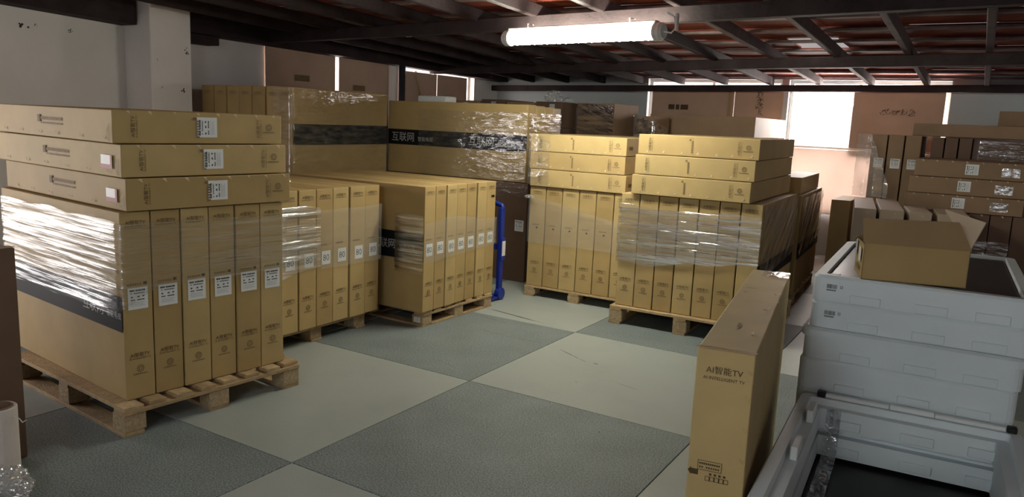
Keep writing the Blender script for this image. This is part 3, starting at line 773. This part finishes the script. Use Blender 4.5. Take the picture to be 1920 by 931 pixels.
crumple('plastic_bag', 'bluish crumpled plastic bag on the pile under the back beam', 'plastic bag', (-2.03, 4.6, 1.824), (.10,.10,.075), 'bag', 5, 4)
crumple('plastic_bag', 'small clear plastic bag lying on the rear pile beside the bluish bag', 'plastic bag', (-1.80, 4.55, 1.824), (.06,.06,.03), 'bag', 6, 4)
K1 = Fr(-1.70, 4.55, -4)
carton('storage_carton', 'large dark carton at floor level under the film-wrapped carton', None, K1, 0, 0, 0, .60, .7, .95, 'kraft_dark')
carton('storage_carton', 'middle carton under the film-wrapped carton near the back wall', None, K1, .005, .01, .951, .59, .66, .50, 'kraft_dark', 1)
o = carton('storage_carton', 'square carton wrapped in creased silver film, below the back beam', None, K1, .02, .0, 1.452, .50, .62, .375, 'kraft_brown', 2)
film('stretch_film', 'creased silver film on the square carton below the back beam', K1, [(.015,-.004),(.525,-.004)], 1.40, lambda s: 1.815, 'film_diag', .018, 70, 40, 'stretch films', 10, .010, lean=.5)
K2 = Fr(-1.03, 4.70, -6)
carton('storage_carton', 'tall carton under the small film-covered carton near the back wall', None, K2, 0, 0, 0, .44, .44, 1.40, 'kraft_dark')
carton('storage_carton', 'small dark carton covered by a film scrap near the back wall', None, K2, .02, 0, 1.401, .26, .40, .30, 'kraft_brown', 1)
film('stretch_film', 'loose film scrap over the small dark carton near the back wall', K2, [(.02,.3),(.02,-.004),(.282,-.004),(.282,.3)], 1.44, lambda s: 1.70-.25*max(0,s-.35), 'film_k', .016, 50, 30, 'stretch films', 11, .010, lean=-.6)
# pipe and stick by the side windows
tag(link('steel_pipe', MB().tube([(-4.24,4.40,0),(-4.24,4.40,2.25)], .045, 14).mesh('pipe', smooth=True), 'steel'), 'dark steel pipe standing between the two side wall windows', 'pipe')
tag(link('wooden_stick', MB().tube([(-4.05,5.35,0),(-4.36,4.83,2.2)], .013, 6).mesh('stick'), 'wood'), 'thin wooden stick leaning on the far side wall window', 'stick')
tag(link('white_parcel', MB().box(-.19,.19,-.1,.1,0,.07).mesh('parcel', .015, 2), 'label_white', None, (-2.62,3.05,1.7385)), 'small white parcel lying on the wide cartons with the black band', 'parcel')

# ================================================================== STACK F
F_ = Fr(-.955, 2.27, 0.5)
pallet('low pale pallet under the far right-hand row of kraft cartons', Fr(-.965, 2.262, 0.5), 1.01, 1.2, .098, 'x', 7, skids='y')
for k in range(6):
    W = .1655
    o = carton('tv_carton', f'{ORD[k]} upright carton from the left in the row below the left flat trio', 'upright cartons in the far middle row',
               F_, k*W, random.uniform(0,.008), .0985, W, 1.42, .912, KR[k % 3], k % 3)
    ai_print(o, W, .912, True, True, .85, 'ink')
    link('code_print', rects('codeA', [(-.05+q*.012,-.05+q*.012+.008,0,.010) for q in range(6)], 'front'), 'ink_faint', o, (.01,-E_,.56))
    link('date_print', rects('dateA', [], 'front'), 'ink', o, (-.03,-E_,.53))
for k, nm in enumerate(('lowest','middle','topmost')):
    h = .155; dx = (.005,-.012,-.012)[k]
    o = carton('tv_carton', f'{nm} of the left trio of flat yellowish cartons in the middle of the room', 'left trio of flat cartons',
               F_, dx, -.012+(k-1)*.006, 1.012+k*(h+.001), .93, 1.42, h, ['kraft_c','kraft','kraft_c'][k], k, (.4,-.3,.3)[k])
    end_print_flat(o, .93, h, False, 0)
    notches(o, .93, h, 7, False, rn)
    if k != 1: link('side_print', rects('sidel', [(-.09+q*.02,-.09+q*.02+.014,0,.03) for q in range(4)], 'right'), 'ink', o, (.465+.002,.14,.05))
film('stretch_film', 'thin stretch film around the row below the left flat trio', F_,
     [(-.004,.3),(-.004,-.004),(.985,-.004)], lambda s: .50, lambda s: .93-.17*min(1,max(0,(s-.3)/.9)), 'film_soft', .004, 70, 34, 'stretch films', 12, .007)
film('stretch_film', 'short stretch film strip on the left ends of the left flat trio', F_,
     [(-.02,.3),(-.02,-.018),(.20,-.018)], 1.03, 1.47, 'film_clear', .006, 30, 30, 'stretch films', 13, .010)
crumple('plastic_scrap', 'white film knot at the left edge of the far right-hand row', 'plastic scrap', (-.93, 2.235, .90), (.05,.022,.018), 'bag', 8, 3)

# ================================================================== STACK G (near right) and H behind
G = Fr(.098, 1.905, 2.0)
pallet('pale wooden pallet under the near right-hand row wrapped in glaring film', Fr(.072, 1.872, 1.0), 1.18, 1.25, .148, 'x', 7, skids='y')
for k in range(7):
    W = .157
    o = carton('tv_carton', f'{ORD[k]} upright carton from the left in the row below the right flat trio', 'upright cartons in the near right row',
               G, k*W, random.uniform(0,.008), .1485, W, 1.42, .908, KR[(k+2) % 3], k % 3)
    ai_print(o, W, .908, True, True, .85, 'ink')
    link('code_print', rects('codeA', [], 'front'), 'ink_faint', o, (.01,-E_,.50))
    if k == 6: band(o, 1, W, 1.42, .30, .45, .4)
for k, nm in enumerate(('lowest','middle','topmost')):
    h = .155; dx = (.085,.10,.115)[k]
    o = carton('tv_carton', f'{nm} of the right trio of flat yellowish cartons in the middle of the room', 'right trio of flat cartons',
               G, dx, -.03+.012*k, 1.058+k*(h+.001), .925, 1.50, h, ['kraft_c','kraft_c','kraft'][k], k, (-.5,.3,.8)[k])
    end_print_flat(o, .925, h, False, 0)
    notches(o, .925, h, 7, False, rn)
film('stretch_film', 'glaring streaked stretch film across the row below the right flat trio', G,
     [(-.004,.3),(-.004,-.004),(1.103,-.004)], lambda s: .50+.10*min(1,max(0,(s-.5)/.8)), lambda s: .985-.03*math.sin(s*2), 'film_g', .010, 110, 80, 'stretch films', 14, .008, ragged=.025)
film('stretch_film', 'diagonally creased dark film on the right side of the right-hand row', G,
     [(1.103,-.004),(1.103,1.40)], lambda s: .48+.05*s, 1.045, 'film_diag', .010, 80, 44, 'stretch films', 15, .010, lean=-.5)
H = Fr(.055, 3.50, 3.0)
pallet('pallet under the rear row behind the right-hand row', Fr(.06, 3.52, 3), 1.1, 1.25, .118, 'x', 7)
for k in range(7):
    W = .157
    o = carton('tv_carton', f'{ORD[k]} upright carton from the left in the rear row behind the right flat trio', 'upright cartons in the rear right row', H, k*W, 0, .119, W, 1.42, .905, KR[k % 3] if k < 6 else 'kraft_b', k % 3)
    if k == 6: band(o, 1, W, 1.42, .31, .46)
carton('tv_carton', 'single flat carton on the rear row, below the glaring window', None, H, .20, .1, 1.0255, .87, 1.2, .155, 'kraft', 1)
film('stretch_film', 'diagonally creased film on the side of the rear right row', H, [(1.103,-.004),(1.103,1.40)], lambda s: .45+.06*s, 1.00, 'film_diag', .010, 80, 40, 'stretch films', 16, .010, lean=-.5)
# stack I at the back wall, its top carton catching window light
I_ = Fr(-1.02, 5.22, 0)
pallet('pallet of the stack in front of the covered end wall window', Fr(-.95, 5.27, 0), 1.1, 1.2, .118, 'x', 7)
for k in range(7):
    carton('tv_carton', f'{ORD[k]} upright carton from the left in the stack below the covered end wall window', 'upright cartons below the covered window', I_, .02+k*.172, 0, .119, .172, 1.4, .93, 'kraft_brown', k % 3)
for k in range(3):
    carton('tv_carton', f'{("lowest","middle","upper")[k]} flat carton in the stack below the covered end wall window', 'flat cartons below the covered window', I_, .05, 0, 1.05+k*.151, 1.2, 1.42, .15, 'kraft_brown', k)
carton('tv_carton', 'brown flat carton with its sunlit white end facing the glaring window', None, I_, .0, -.02, 1.5035, 1.275, 1.5, .235, 'kraft_brown', 1)

# ================================================================== RIGHT BACK STACKS
R1 = Fr(1.585, 3.62, 8)
def hidden_base(label, fr, lx, ly, z, w_, d_, h_): return carton('storage_carton', label, None, fr, lx, ly, z, w_, d_, h_, 'kraft_brown', 2)
for k, (x0, wd, dep, oy, nm) in enumerate(((0,.185,1.35,0,'leftmost'),(.205,.20,1.30,.02,'second'),(.44,.18,.62,.02,'third'),(.655,.24,.60,.0,'rightmost'))):
    o = carton('tv_carton', f'{nm} upright carton toned pale for its window-lit top, behind the open carton on the trays', 'upright cartons behind the open carton',
               R1, x0, oy, 0, wd, dep, .955, 'kraft_pale' if k < 3 else 'kraft_pale', k % 3, (0,0,1.5,-1)[k])  # pale tone carries the window light on the tops
    link('top_print', rects('topp', [(-.03,.03,0,.02)], 'top'), 'ink', o, (.01,dep-.18 if k < 2 else .15,.955+.002))
    notches(o, wd, .93, 1, True, rn)
R2 = Fr(1.93, 4.42, 0)
for k in range(6):
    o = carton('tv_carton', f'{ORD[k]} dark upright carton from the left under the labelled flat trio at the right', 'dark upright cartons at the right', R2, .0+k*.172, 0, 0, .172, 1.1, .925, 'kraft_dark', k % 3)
    notches(o, .172, .925, 1, True, rn)
for k, nm in enumerate(('lowest','middle','topmost')):
    h = .155
    o = carton('tv_carton', f'{nm} of three flat brown cartons with white labels near the right edge', 'flat labelled cartons at the right', R2, (-.025,-.005,.03)[k], -.02, .926+k*(h+.001), .955, 1.0, h, 'kraft_brown', k)
    lb = ship_label(o, -.03+.01*k, h*.52, .095, 'front_up')
    notches(o, .955, h, 8, True, rn)
    o2 = link('clear_tape', MB().box(.22,.36,-.004,-.002,.03,.11).mesh('tp'), 'tape_clear', o)
film('stretch_film', 'crinkled film over the dark uprights at the right edge', R2, [(.12,-.004),(.86,-.004)], .42, .68, 'film_crease', .008, 50, 26, 'stretch films', 17, .009)
R3 = Fr(1.43, 5.58, 0)
hidden_base('low brown carton under the three labelled uprights below the handwriting', R3, 0, 0, 0, .50, 1.1, .665)
for k in range(3):
    o = carton('tv_carton', f'{ORD[k]} labelled upright carton from the left below the handwritten cardboard', 'labelled uprights below the handwriting', R3, k*.165, 0, .666, .158, 1.1, .94, 'kraft_brown', k % 3, (.8,.8,.8)[k])
    ship_label(o, .01, .63, .095)
R3b = Fr(2.005, 5.64, 0)
hidden_base('low brown carton under the unlabelled uprights behind the flat trio', R3b, 0, 0, 0, .62, 1.0, .66)
for k in range(3):
    carton('tv_carton', f'{ORD[k]} unlabelled upright carton from the left behind the flat labelled trio', 'unlabelled uprights behind the flat trio', R3b, k*.128, 0, .661, .122, 1.0, .94, 'kraft_dark', k % 3)
hidden_base('low carton under the film-wrapped carton at the right edge', R3b, .63, 0, 0, .52, .9, .66)
carton('tv_carton', 'carton wrapped in glinting film at the right edge behind the flat trio', None, R3b, .44, .01, .661, .62, .9, .93, 'kraft_dark', 1)
film('stretch_film', 'glinting crumpled film on the carton at the right edge', R3b, [(.435,.3),(.435,.002),(1.065,.002)], 1.05, 1.585, 'film_crease', .014, 60, 40, 'stretch films', 18, .012)
carton('tv_carton', 'long flat brown carton across the uprights at the right edge', None, Fr(1.80, 5.75, 0), 0, 0, 1.6075, 1.25, .8, .135, 'kraft_brown', 1)
carton('storage_carton', 'small brown carton high up at the right edge before the white wall', None, Fr(2.58, 6.05, 0), 0, 0, 1.7435, .34, .3, .16, 'kraft_brown', 2)
# hanging film sheet by the window
film('plastic_sheet', 'loose translucent plastic sheet hanging beside the labelled uprights', Fr(1.36, 5.50, 0), [(-.06,.03),(.05,-.05),(.14,.0),(.30,-.06)],
     .93, lambda s: 1.60 if s < .16 else 1.60-2.1*(s-.16), 'bag_sheet', .03, 40, 40, None, 19, .0, cat='plastic sheet')
# low carton between the rear row and the uprights
carton('storage_carton', 'low carton with bright lit top between the rear row and the uprights', None, Fr(1.165, 5.04, 0), .0, 0, 0, .20, .7, .90, 'kraft', 1)

# ================================================================== FOREGROUND CARTON (AI TV)
AI = Fr(1.852, -1.512, 8.2)
o = carton('tv_carton', 'single upright carton standing alone in the foreground, printed AI TV on its end', None, AI, 0, 0, 0, .178, 1.5, .93, 'kraft_c', 1)
link('brand_print', textmesh('brandbig', [('AI智能TV', .0262, 0, .019), ('AI INTELLIGENT TV', .0142, -.0, -.002)]), 'ink', o, (.0,-E_,.835))
# warning frame, arrow and handling boxes
mb = []
def frame_rect(x0,x1,y0,y1,t=.0016): return [(x0,x1,y0,y0+t),(x0,x1,y1-t,y1),(x0,x0+t,y0,y1),(x1-t,x1,y0,y1)]
rr = frame_rect(-.055,.018,.540,.572)
rnd = random.Random(12)
for q in range(10): rr.append((-.050+q*.0064,-.0455+q*.0064,.559,.5645))
for q in range(9):
    if q != 2: rr.append((-.050+q*.007,-.0455+q*.007,.547,.5525))
for q in range(4): rr.append((-.018+q*.014,-.011+q*.014,.527,.534))
rr += frame_rect(-.030,.040,.508,.523)
for q in range(1,5): rr.append((-.030+q*.014-.002,-.030+q*.014+.002,.508,.523))
link('handling_print', rects('handl', rr, 'front'), 'ink', o, (0,-E_,0))
mb = MB(); mb.poly([(-.084,0,.533),(-.074,0,.545),(-.074,0,.540),(-.052,0,.540),(-.052,0,.522),(-.074,0,.522),(-.074,0,.519)])
me = bpy.data.meshes.new('arrow'); me.from_pydata(mb.v, [], mb.f); link('arrow_print', me, 'ink', o, (.0,-E_,0))
link('top_seam_tape', MB().box(-.0885,.0885,.0,.012,.9295,.931).mesh('t'), 'tape_brown', o)
link('clear_tape', MB().box(-.03,.086,1.33,1.47,.9295,.9312).mesh('t'), 'tape_clear', o)
mb = MB()
for (x, y) in ((.055,.22),(.06,.62),(.075,.75),(.07,.92),(.075,1.12)):
    for q in range(4):
        a = rnd.uniform(0,6.28); s_ = rnd.uniform(.010,.022)
        mb.poly([(x,y,.9305),(x+s_*math.cos(a),y+1.8*s_*math.sin(a),.934),(x+s_*math.cos(a+.5),y+1.8*s_*math.sin(a+.5),.931)])
me = bpy.data.meshes.new('tears'); me.from_pydata(mb.v, [], mb.f); stuff(link('torn_spots', me, 'torn', o))
link('hand_print', rects('smudge', [(-.01,.0,.3,.36),(-.06,-.045,.9,.91),(-.06,-.02,1.0,1.006)], 'top'), 'ink_faint', o, (0,0,.9312))
mb = MB()
for z in (.88,.80,.70,.60): mb.poly([(.066,0,z),(.080,0,z-.008),(.078,-.003,z-.016),(.071,-.003,z-.012)])
me = bpy.data.meshes.new('ridges'); me.from_pydata(mb.v, [], mb.f); stuff(link('flap_dents', me, 'kraft', o, (0,-E_,0)))

# ================================================================== FOAM TRAYS
def rrect(w, d, r, inset, z, n=5):
    x0, x1, y0, y1 = inset, w-inset, inset, d-inset; r = max(r-inset*.6, .006); out = []
    for cx, cy, a0 in ((x1-r,y1-r,0),(x0+r,y1-r,90),(x0+r,y0+r,180),(x1-r,y0+r,270)):
        for k in range(n+1):
            a = R(a0+90*k/n); out.append((cx+r*math.cos(a), cy+r*math.sin(a), z))
    return out
TW, TD = .80, 1.23
def tray_mesh(h, lip=0.0, w_=TW, d_=TD):
    prof = [(0,0),(0,h-.012-lip),] + ([(-.010,h-.010-lip)] if lip else []) + [(-.010 if lip else .001,h-.010),(.008,h),(.046,h),(.050,h-.028),(.090,h-.028),(.094,0)]
    return MB().loft([rrect(w_, d_, .045, i, z) for i, z in prof], closed_ring=True).mesh('tray')
_pad = None
def tray(label, group, fr, lx, ly, z, h, lip=0.0, m='foam', code=False, pads=True, inner=False, w_=TW, d_=TD):
    global _pad
    o = link('foam_tray', tray_mesh(h, lip, w_, d_), m, None, fr.at(lx, ly, z), fr.a)
    tag(o, label, 'foam tray', group)
    _pad = _pad or MB().box(-.058,.058,-.009,.004,0,.036).mesh('pad', .003, 2)
    if pads:
        for px in (.21, .45, .66):
            link('handle_pad', _pad, m, o, (px*w_/.8, 0, .004))
    if inner:
        for px in (.19, .45, .68): link('handle_pad', _pad, m, o, (px*w_/.8, d_-.096, .012))
    if code:
        lb = link('barcode_label', rects('barbg', [(-.03,.075,-.022,.03)], 'front'), 'foam', o, (.085,-.0015,h*.52))
        bars = []; x = -.026; rnd = random.Random(int(z*1000))
        while x < .014: ww = rnd.choice([.0012,.002,.003]); bars.append((x,x+ww,.0,.018)); x += ww+rnd.choice([.001,.0015,.002])
        for q in range(9): bars.append((-.026+q*.0042,-.026+q*.0042+.003,-.010,-.004))
        bars += [(.026,.036,.004,.006),(.026,.028,.004,.014),(.034,.036,.004,.014),(.028,.036,.013,.015)]
        link('barcode_print', rects('bar%d' % int(z*1000), bars, 'front'), 'ink_label', lb, (0,-.0008,0))
    return o
T1 = Fr(1.967, -.343, 2.2)
LV = [(.888,.112),(.775,.112),(.640,.134),(.505,.134),(.392,.112),(.279,.112),(.166,.112),(.053,.112)]
NM = ['topmost foam tray of the far tray stack, under the open carton','second foam tray from the top of the far stack, with a barcode','third foam tray from the top of the far stack, with a wide lip',
      'fourth foam tray from the top of the far tray stack','fifth foam tray from the top of the far tray stack','sixth foam tray from the top of the far tray stack','seventh foam tray from the top of the far tray stack','lowest foam tray of the far tray stack']
for k, (z, h) in enumerate(LV):
    tray(NM[k], 'foam trays of the far stack', T1, (0,.002,-.012,-.02,-.02,-.015,-.02,-.018)[k], (0,0,-.01,-.014,-.012,-.01,-.012,-.01)[k], z-.0, h-.001, .03 if k == 2 else 0, 'foam', k < 2)
pallet('low pallet under the far stack of white foam trays', Fr(1.97,-.33,2.2), .76, 1.2, .052*1.0+.0005, 'x', 6) if False else None
tag(link('base_board', MB().box(0,TW,0,TD,0,.052).mesh('bb', .004), 'wood_b', None, T1.at(-.02,-.01,0), T1.a), 'wooden base board under the far stack of foam trays', 'board')
# display panel in the top tray
dp = link('display_panel', MB().box(.055,TW-.055,.055,TD-.055,0,.014).mesh('panel', .002), 'panel_black', None, T1.at(0,0,.9725), T1.a); tag(dp, 'black display panel lying in the topmost foam tray', 'display panel')
link('panel_edge', MB().box(.055,TW-.055,TD-.075,TD-.055,.014,.024).mesh('e', .002), 'strip_white', dp)
link('corner_clip', MB().box(.50,.535,TD-.082,TD-.05,.016,.030).mesh('cc', .003), 'clip_black', dp)
link('corner_clip', MB().box(.06,.10,.05,.085,.012,.026).mesh('cc', .003), 'clip_black', dp)

# near stack: two empty trays over a tray holding a black panel
T2 = Fr(2.045, -1.590, 3.2)
T2D = 1.190
NM2 = ['topmost empty foam tray of the near stack, in the lower right corner','second empty foam tray of the near stack, seen from inside','foam tray of the near stack holding the black panel','lower foam tray of the near stack','lowest foam tray of the near stack at the floor']
for k, (z, h) in enumerate(((.390,.112),(.277,.112),(.164,.112),(.051,.112))):
    tray(NM2[k] if k < 3 else NM2[4], 'foam trays of the near stack', T2, (0,.004,0,.004)[k], 0, z, h-.001, 0, 'foam', False, False, k < 2, TW, T2D)
tag(link('base_board', MB().box(0,TW,0,T2D,0,.050).mesh('bb', .004), 'wood_b', None, T2.at(0,0,0), T2.a), 'wooden base board under the near stack of foam trays', 'board')
tag(link('display_panel', MB().box(.053,TW-.053,.053,T2D-.053,0,.013).mesh('panel', .002), 'panel_black', None, T2.at(0,0,.2490), T2.a), 'black display panel at the bottom of the near empty trays', 'display panel')
bar = bpy.data.objects.new('light_bar', None); COL.objects.link(bar); bar.location = T2.at(.0, 0, .5025); bar.rotation_euler = (0,0,T2.a); tag(bar, 'white plastic edge bar with black end clips on the near tray rim', 'edge bar')
link('bar_segment', MB().box(.10,.34,T2D-.036,T2D-.012,0,.016).mesh('b', .003), 'strip_white', bar)
link('bar_segment', MB().box(.342,.50,T2D-.036,T2D-.012,0,.020).mesh('b', .003), 'strip_white', bar)
link('bar_segment', MB().box(.502,.74,T2D-.036,T2D-.012,0,.016).mesh('b', .003), 'strip_white', bar)
link('end_clip', MB().box(.068,.10,T2D-.042,T2D-.008,0,.022).mesh('b', .003), 'clip_black', bar)
link('end_clip', MB().box(.742,.775,T2D-.042,T2D-.008,0,.022).mesh('b', .003), 'clip_black', bar)
for k, (yy, nm) in enumerate(((.95,'far'),(.55,'near'))):
    tag(link('foam_wedge', MB().box(-.012,.012,-.06,.06,0,.05).mesh('wedge', .003), 'strip_white', None, T2.at(.075,yy,.4745), T2.a), f'{nm} upright white foam wedge on the left rim of the near tray', 'foam wedge', 'white foam wedges')
# clear corner protector strip with crumbs
def strip(name, label, fr, path, wd, m, seed, cat):
    V = []; F = []; n = len(path)
    for i, (x, y, z) in enumerate(path):
        for j in range(5):
            q = noise.noise(Vector((i*.9, j*1.3, seed)))*.012
            V.append((x+wd*(j/4-.5), y+q*.6, z+q+.012))
    for i in range(n-1):
        for j in range(4): k = i*5+j; F.append((k, k+1, k+6, k+5))
    me = bpy.data.meshes.new(name); me.from_pydata(V, [], F); me.update()
    mod = None
    o = link(name, me, m, None, (fr.x,fr.y,0), fr.a); tag(o, label, cat); sm = o.modifiers.new('thick','SOLIDIFY'); sm.thickness = .0012
    return o
pth = [(.145, T2D-.105-.002, .47-.02*i) for i in range(10)] + [(.145, T2D-.11-.045*i, .272+.006*math.sin(i*2.1)) for i in range(1, 16)]
strip('clear_plastic_strip', 'crinkled clear plastic strip running down into the near empty tray', T2, pth, .055, 'tape_clear', 3, 'plastic strip')
crumple('cardboard_scrap', 'torn brown cardboard scrap lying on the black panel in the near tray', 'cardboard scrap', T2.at(.20, .50, .2625), (.045,.07,.012), 'kraft_inside', 4, 3)

# ================================================================== OPEN CARTON ON THE TRAYS
OB = Fr(2.150, -.330, 14.0)
ow, od, oh, t = .385, .235, .150, .004
root = bpy.data.objects.new('open_carton', None); COL.objects.link(root); root.location = OB.at(0,0,1.0005); root.rotation_euler = (0,0,OB.a); tag(root, 'open brown carton with raised flaps standing on the white trays', 'carton')
def thin(n, pts, m='kraft', th=.004):
    a, b, c_, d_ = [Vector(p) for p in pts]; nn = (b-a).cross(d_-a).normalized()*th
    mb = MB(); mb.v = [tuple(p) for p in (a,b,c_,d_,a+nn,b+nn,c_+nn,d_+nn)]
    mb.f = [(0,3,2,1),(4,5,6,7),(0,1,5,4),(1,2,6,5),(2,3,7,6),(3,0,4,7)]
    return link(n, mb.mesh(n, .001), m, root)
thin('bottom_panel', [(0,0,0),(ow,0,0),(ow,od,0),(0,od,0)], 'kraft_inside')
thin('front_panel', [(0,0,0),(0,0,oh),(ow,0,oh),(ow,0,0)], 'kraft_b')
thin('back_panel', [(0,od,0),(ow,od,0),(ow,od,oh),(0,od,oh)], 'kraft_inside')
thin('end_panel', [(ow,0,0),(ow,0,oh),(ow,od,oh),(ow,od,0)], 'kraft_inside')
ep = thin('end_panel', [(0,0,0),(0,od,0),(0,od,oh-.004),(0,0,oh-.006)], 'kraft')
thin('front_flap', [(-.005,.001,oh),(-.012,.035,oh+.098),(ow-.045,.035,oh+.108),(ow+.004,.001,oh)], 'kraft_inside')
thin('back_flap', [(0,od,oh),(ow,od,oh),(ow,od+.10,oh-.03),(0,od+.10,oh-.03)], 'kraft_inside')
thin('side_flap', [(ow,.01,oh),(ow+.045,.02,oh+.115),(ow-.06,od-.01,oh+.14),(ow,od,oh)], 'kraft_pale')  # light falling on this flap is put into its paler tone
thin('side_flap', [(0,.02,oh-.01),(0,od-.02,oh-.01),(.06,od-.03,oh-.05),(.06,.03,oh-.05)], 'kraft_inside')
link('paper_label', rects('oblab', [(-.04,.03,-.03,.03)], 'left'), 'label_white', ep, (-.0048,.07,.095))
link('paper_label', rects('oblab2', [(-.03,.02,-.03,.03)], 'left'), 'ink_grey', ep, (-.0048,.19,.11))
link('end_print', rects('obpr', [(-.05+q*.02,-.05+q*.02+.013,-.01,.014) for q in range(6)], 'left'), 'ink_faint', ep, (-.0048,.12,.035))
mb = MB()
for q in range(9): y = .01+q*.024; mb.poly([(-.001,y,oh-.008),(-.004,y+.010,oh+.004*(q % 2)),(.002,y+.02,oh-.006)])
me = bpy.data.meshes.new('tornrim'); me.from_pydata(mb.v, [], mb.f); stuff(link('torn_rim', me, 'torn', root))

# ================================================================== LEFT FOREGROUND
LB = Fr(-.935, -3.42, 91.5)
o = carton('storage_carton', 'dark brown carton cut off by the left edge of the picture', None, LB, 0, 0, 0, 1.35, 1.25, .955, 'kraft_dark', 1)  # unseen depth lengthened to shade the lower side of the front left stack
mb = MB(); mb.v = [(.20,-.012,.957),(.672,.0,.956),(.60,.05,.968),(.655,.09,.972),(.20,.10,.975)]; mb.f = [(0,1,2,3,4)]
me = bpy.data.meshes.new('flap'); me.from_pydata(mb.v, [], mb.f); fo = link('top_flap', me, 'kraft_pale', o); fo.modifiers.new('t','SOLIDIFY').thickness = .003
link('hand_hole', rects('hole2', [(.50,.585,.81,.83)], 'front'), 'clip_black', o, (0,-E_,0))
pt = bpy.data.objects.new('paper_roll', None); COL.objects.link(pt); pt.location = (-.80, -2.265, 0); tag(pt, 'pale paper roll standing on the floor before the dark carton', 'paper roll')
def ring(r0, r1, z0, z1, n=28):
    return MB().loft([[(r*math.cos(2*PI*j/n), r*math.sin(2*PI*j/n), z) for j in range(n)] for r, z in ((r1,z0),(r1,z1-.003),(r1-.003,z1),(r0+.002,z1),(r0,z1-.003),(r0,z0))], closed_ring=True)
link('paper_layer', ring(.058,.072,0,.335).mesh('pl'), 'paper_tube', pt); link('tube_core', ring(.050,.0575,0,.340).mesh('core'), 'tube_core', pt)
link('loose_thread', MB().tube([(.065,.03,.30),(.08,.045,.29),(.095,.05,.275),(.105,.06,.285)], .0022, 5).mesh('thr'), 'wire_white', pt)
crumple('plastic_bag', 'crumpled clear plastic bag on the floor in the lower left corner', 'plastic bag', (-.62, -2.345, 0), (.085,.10,.075), 'bag', 9, 5, rough=.3)
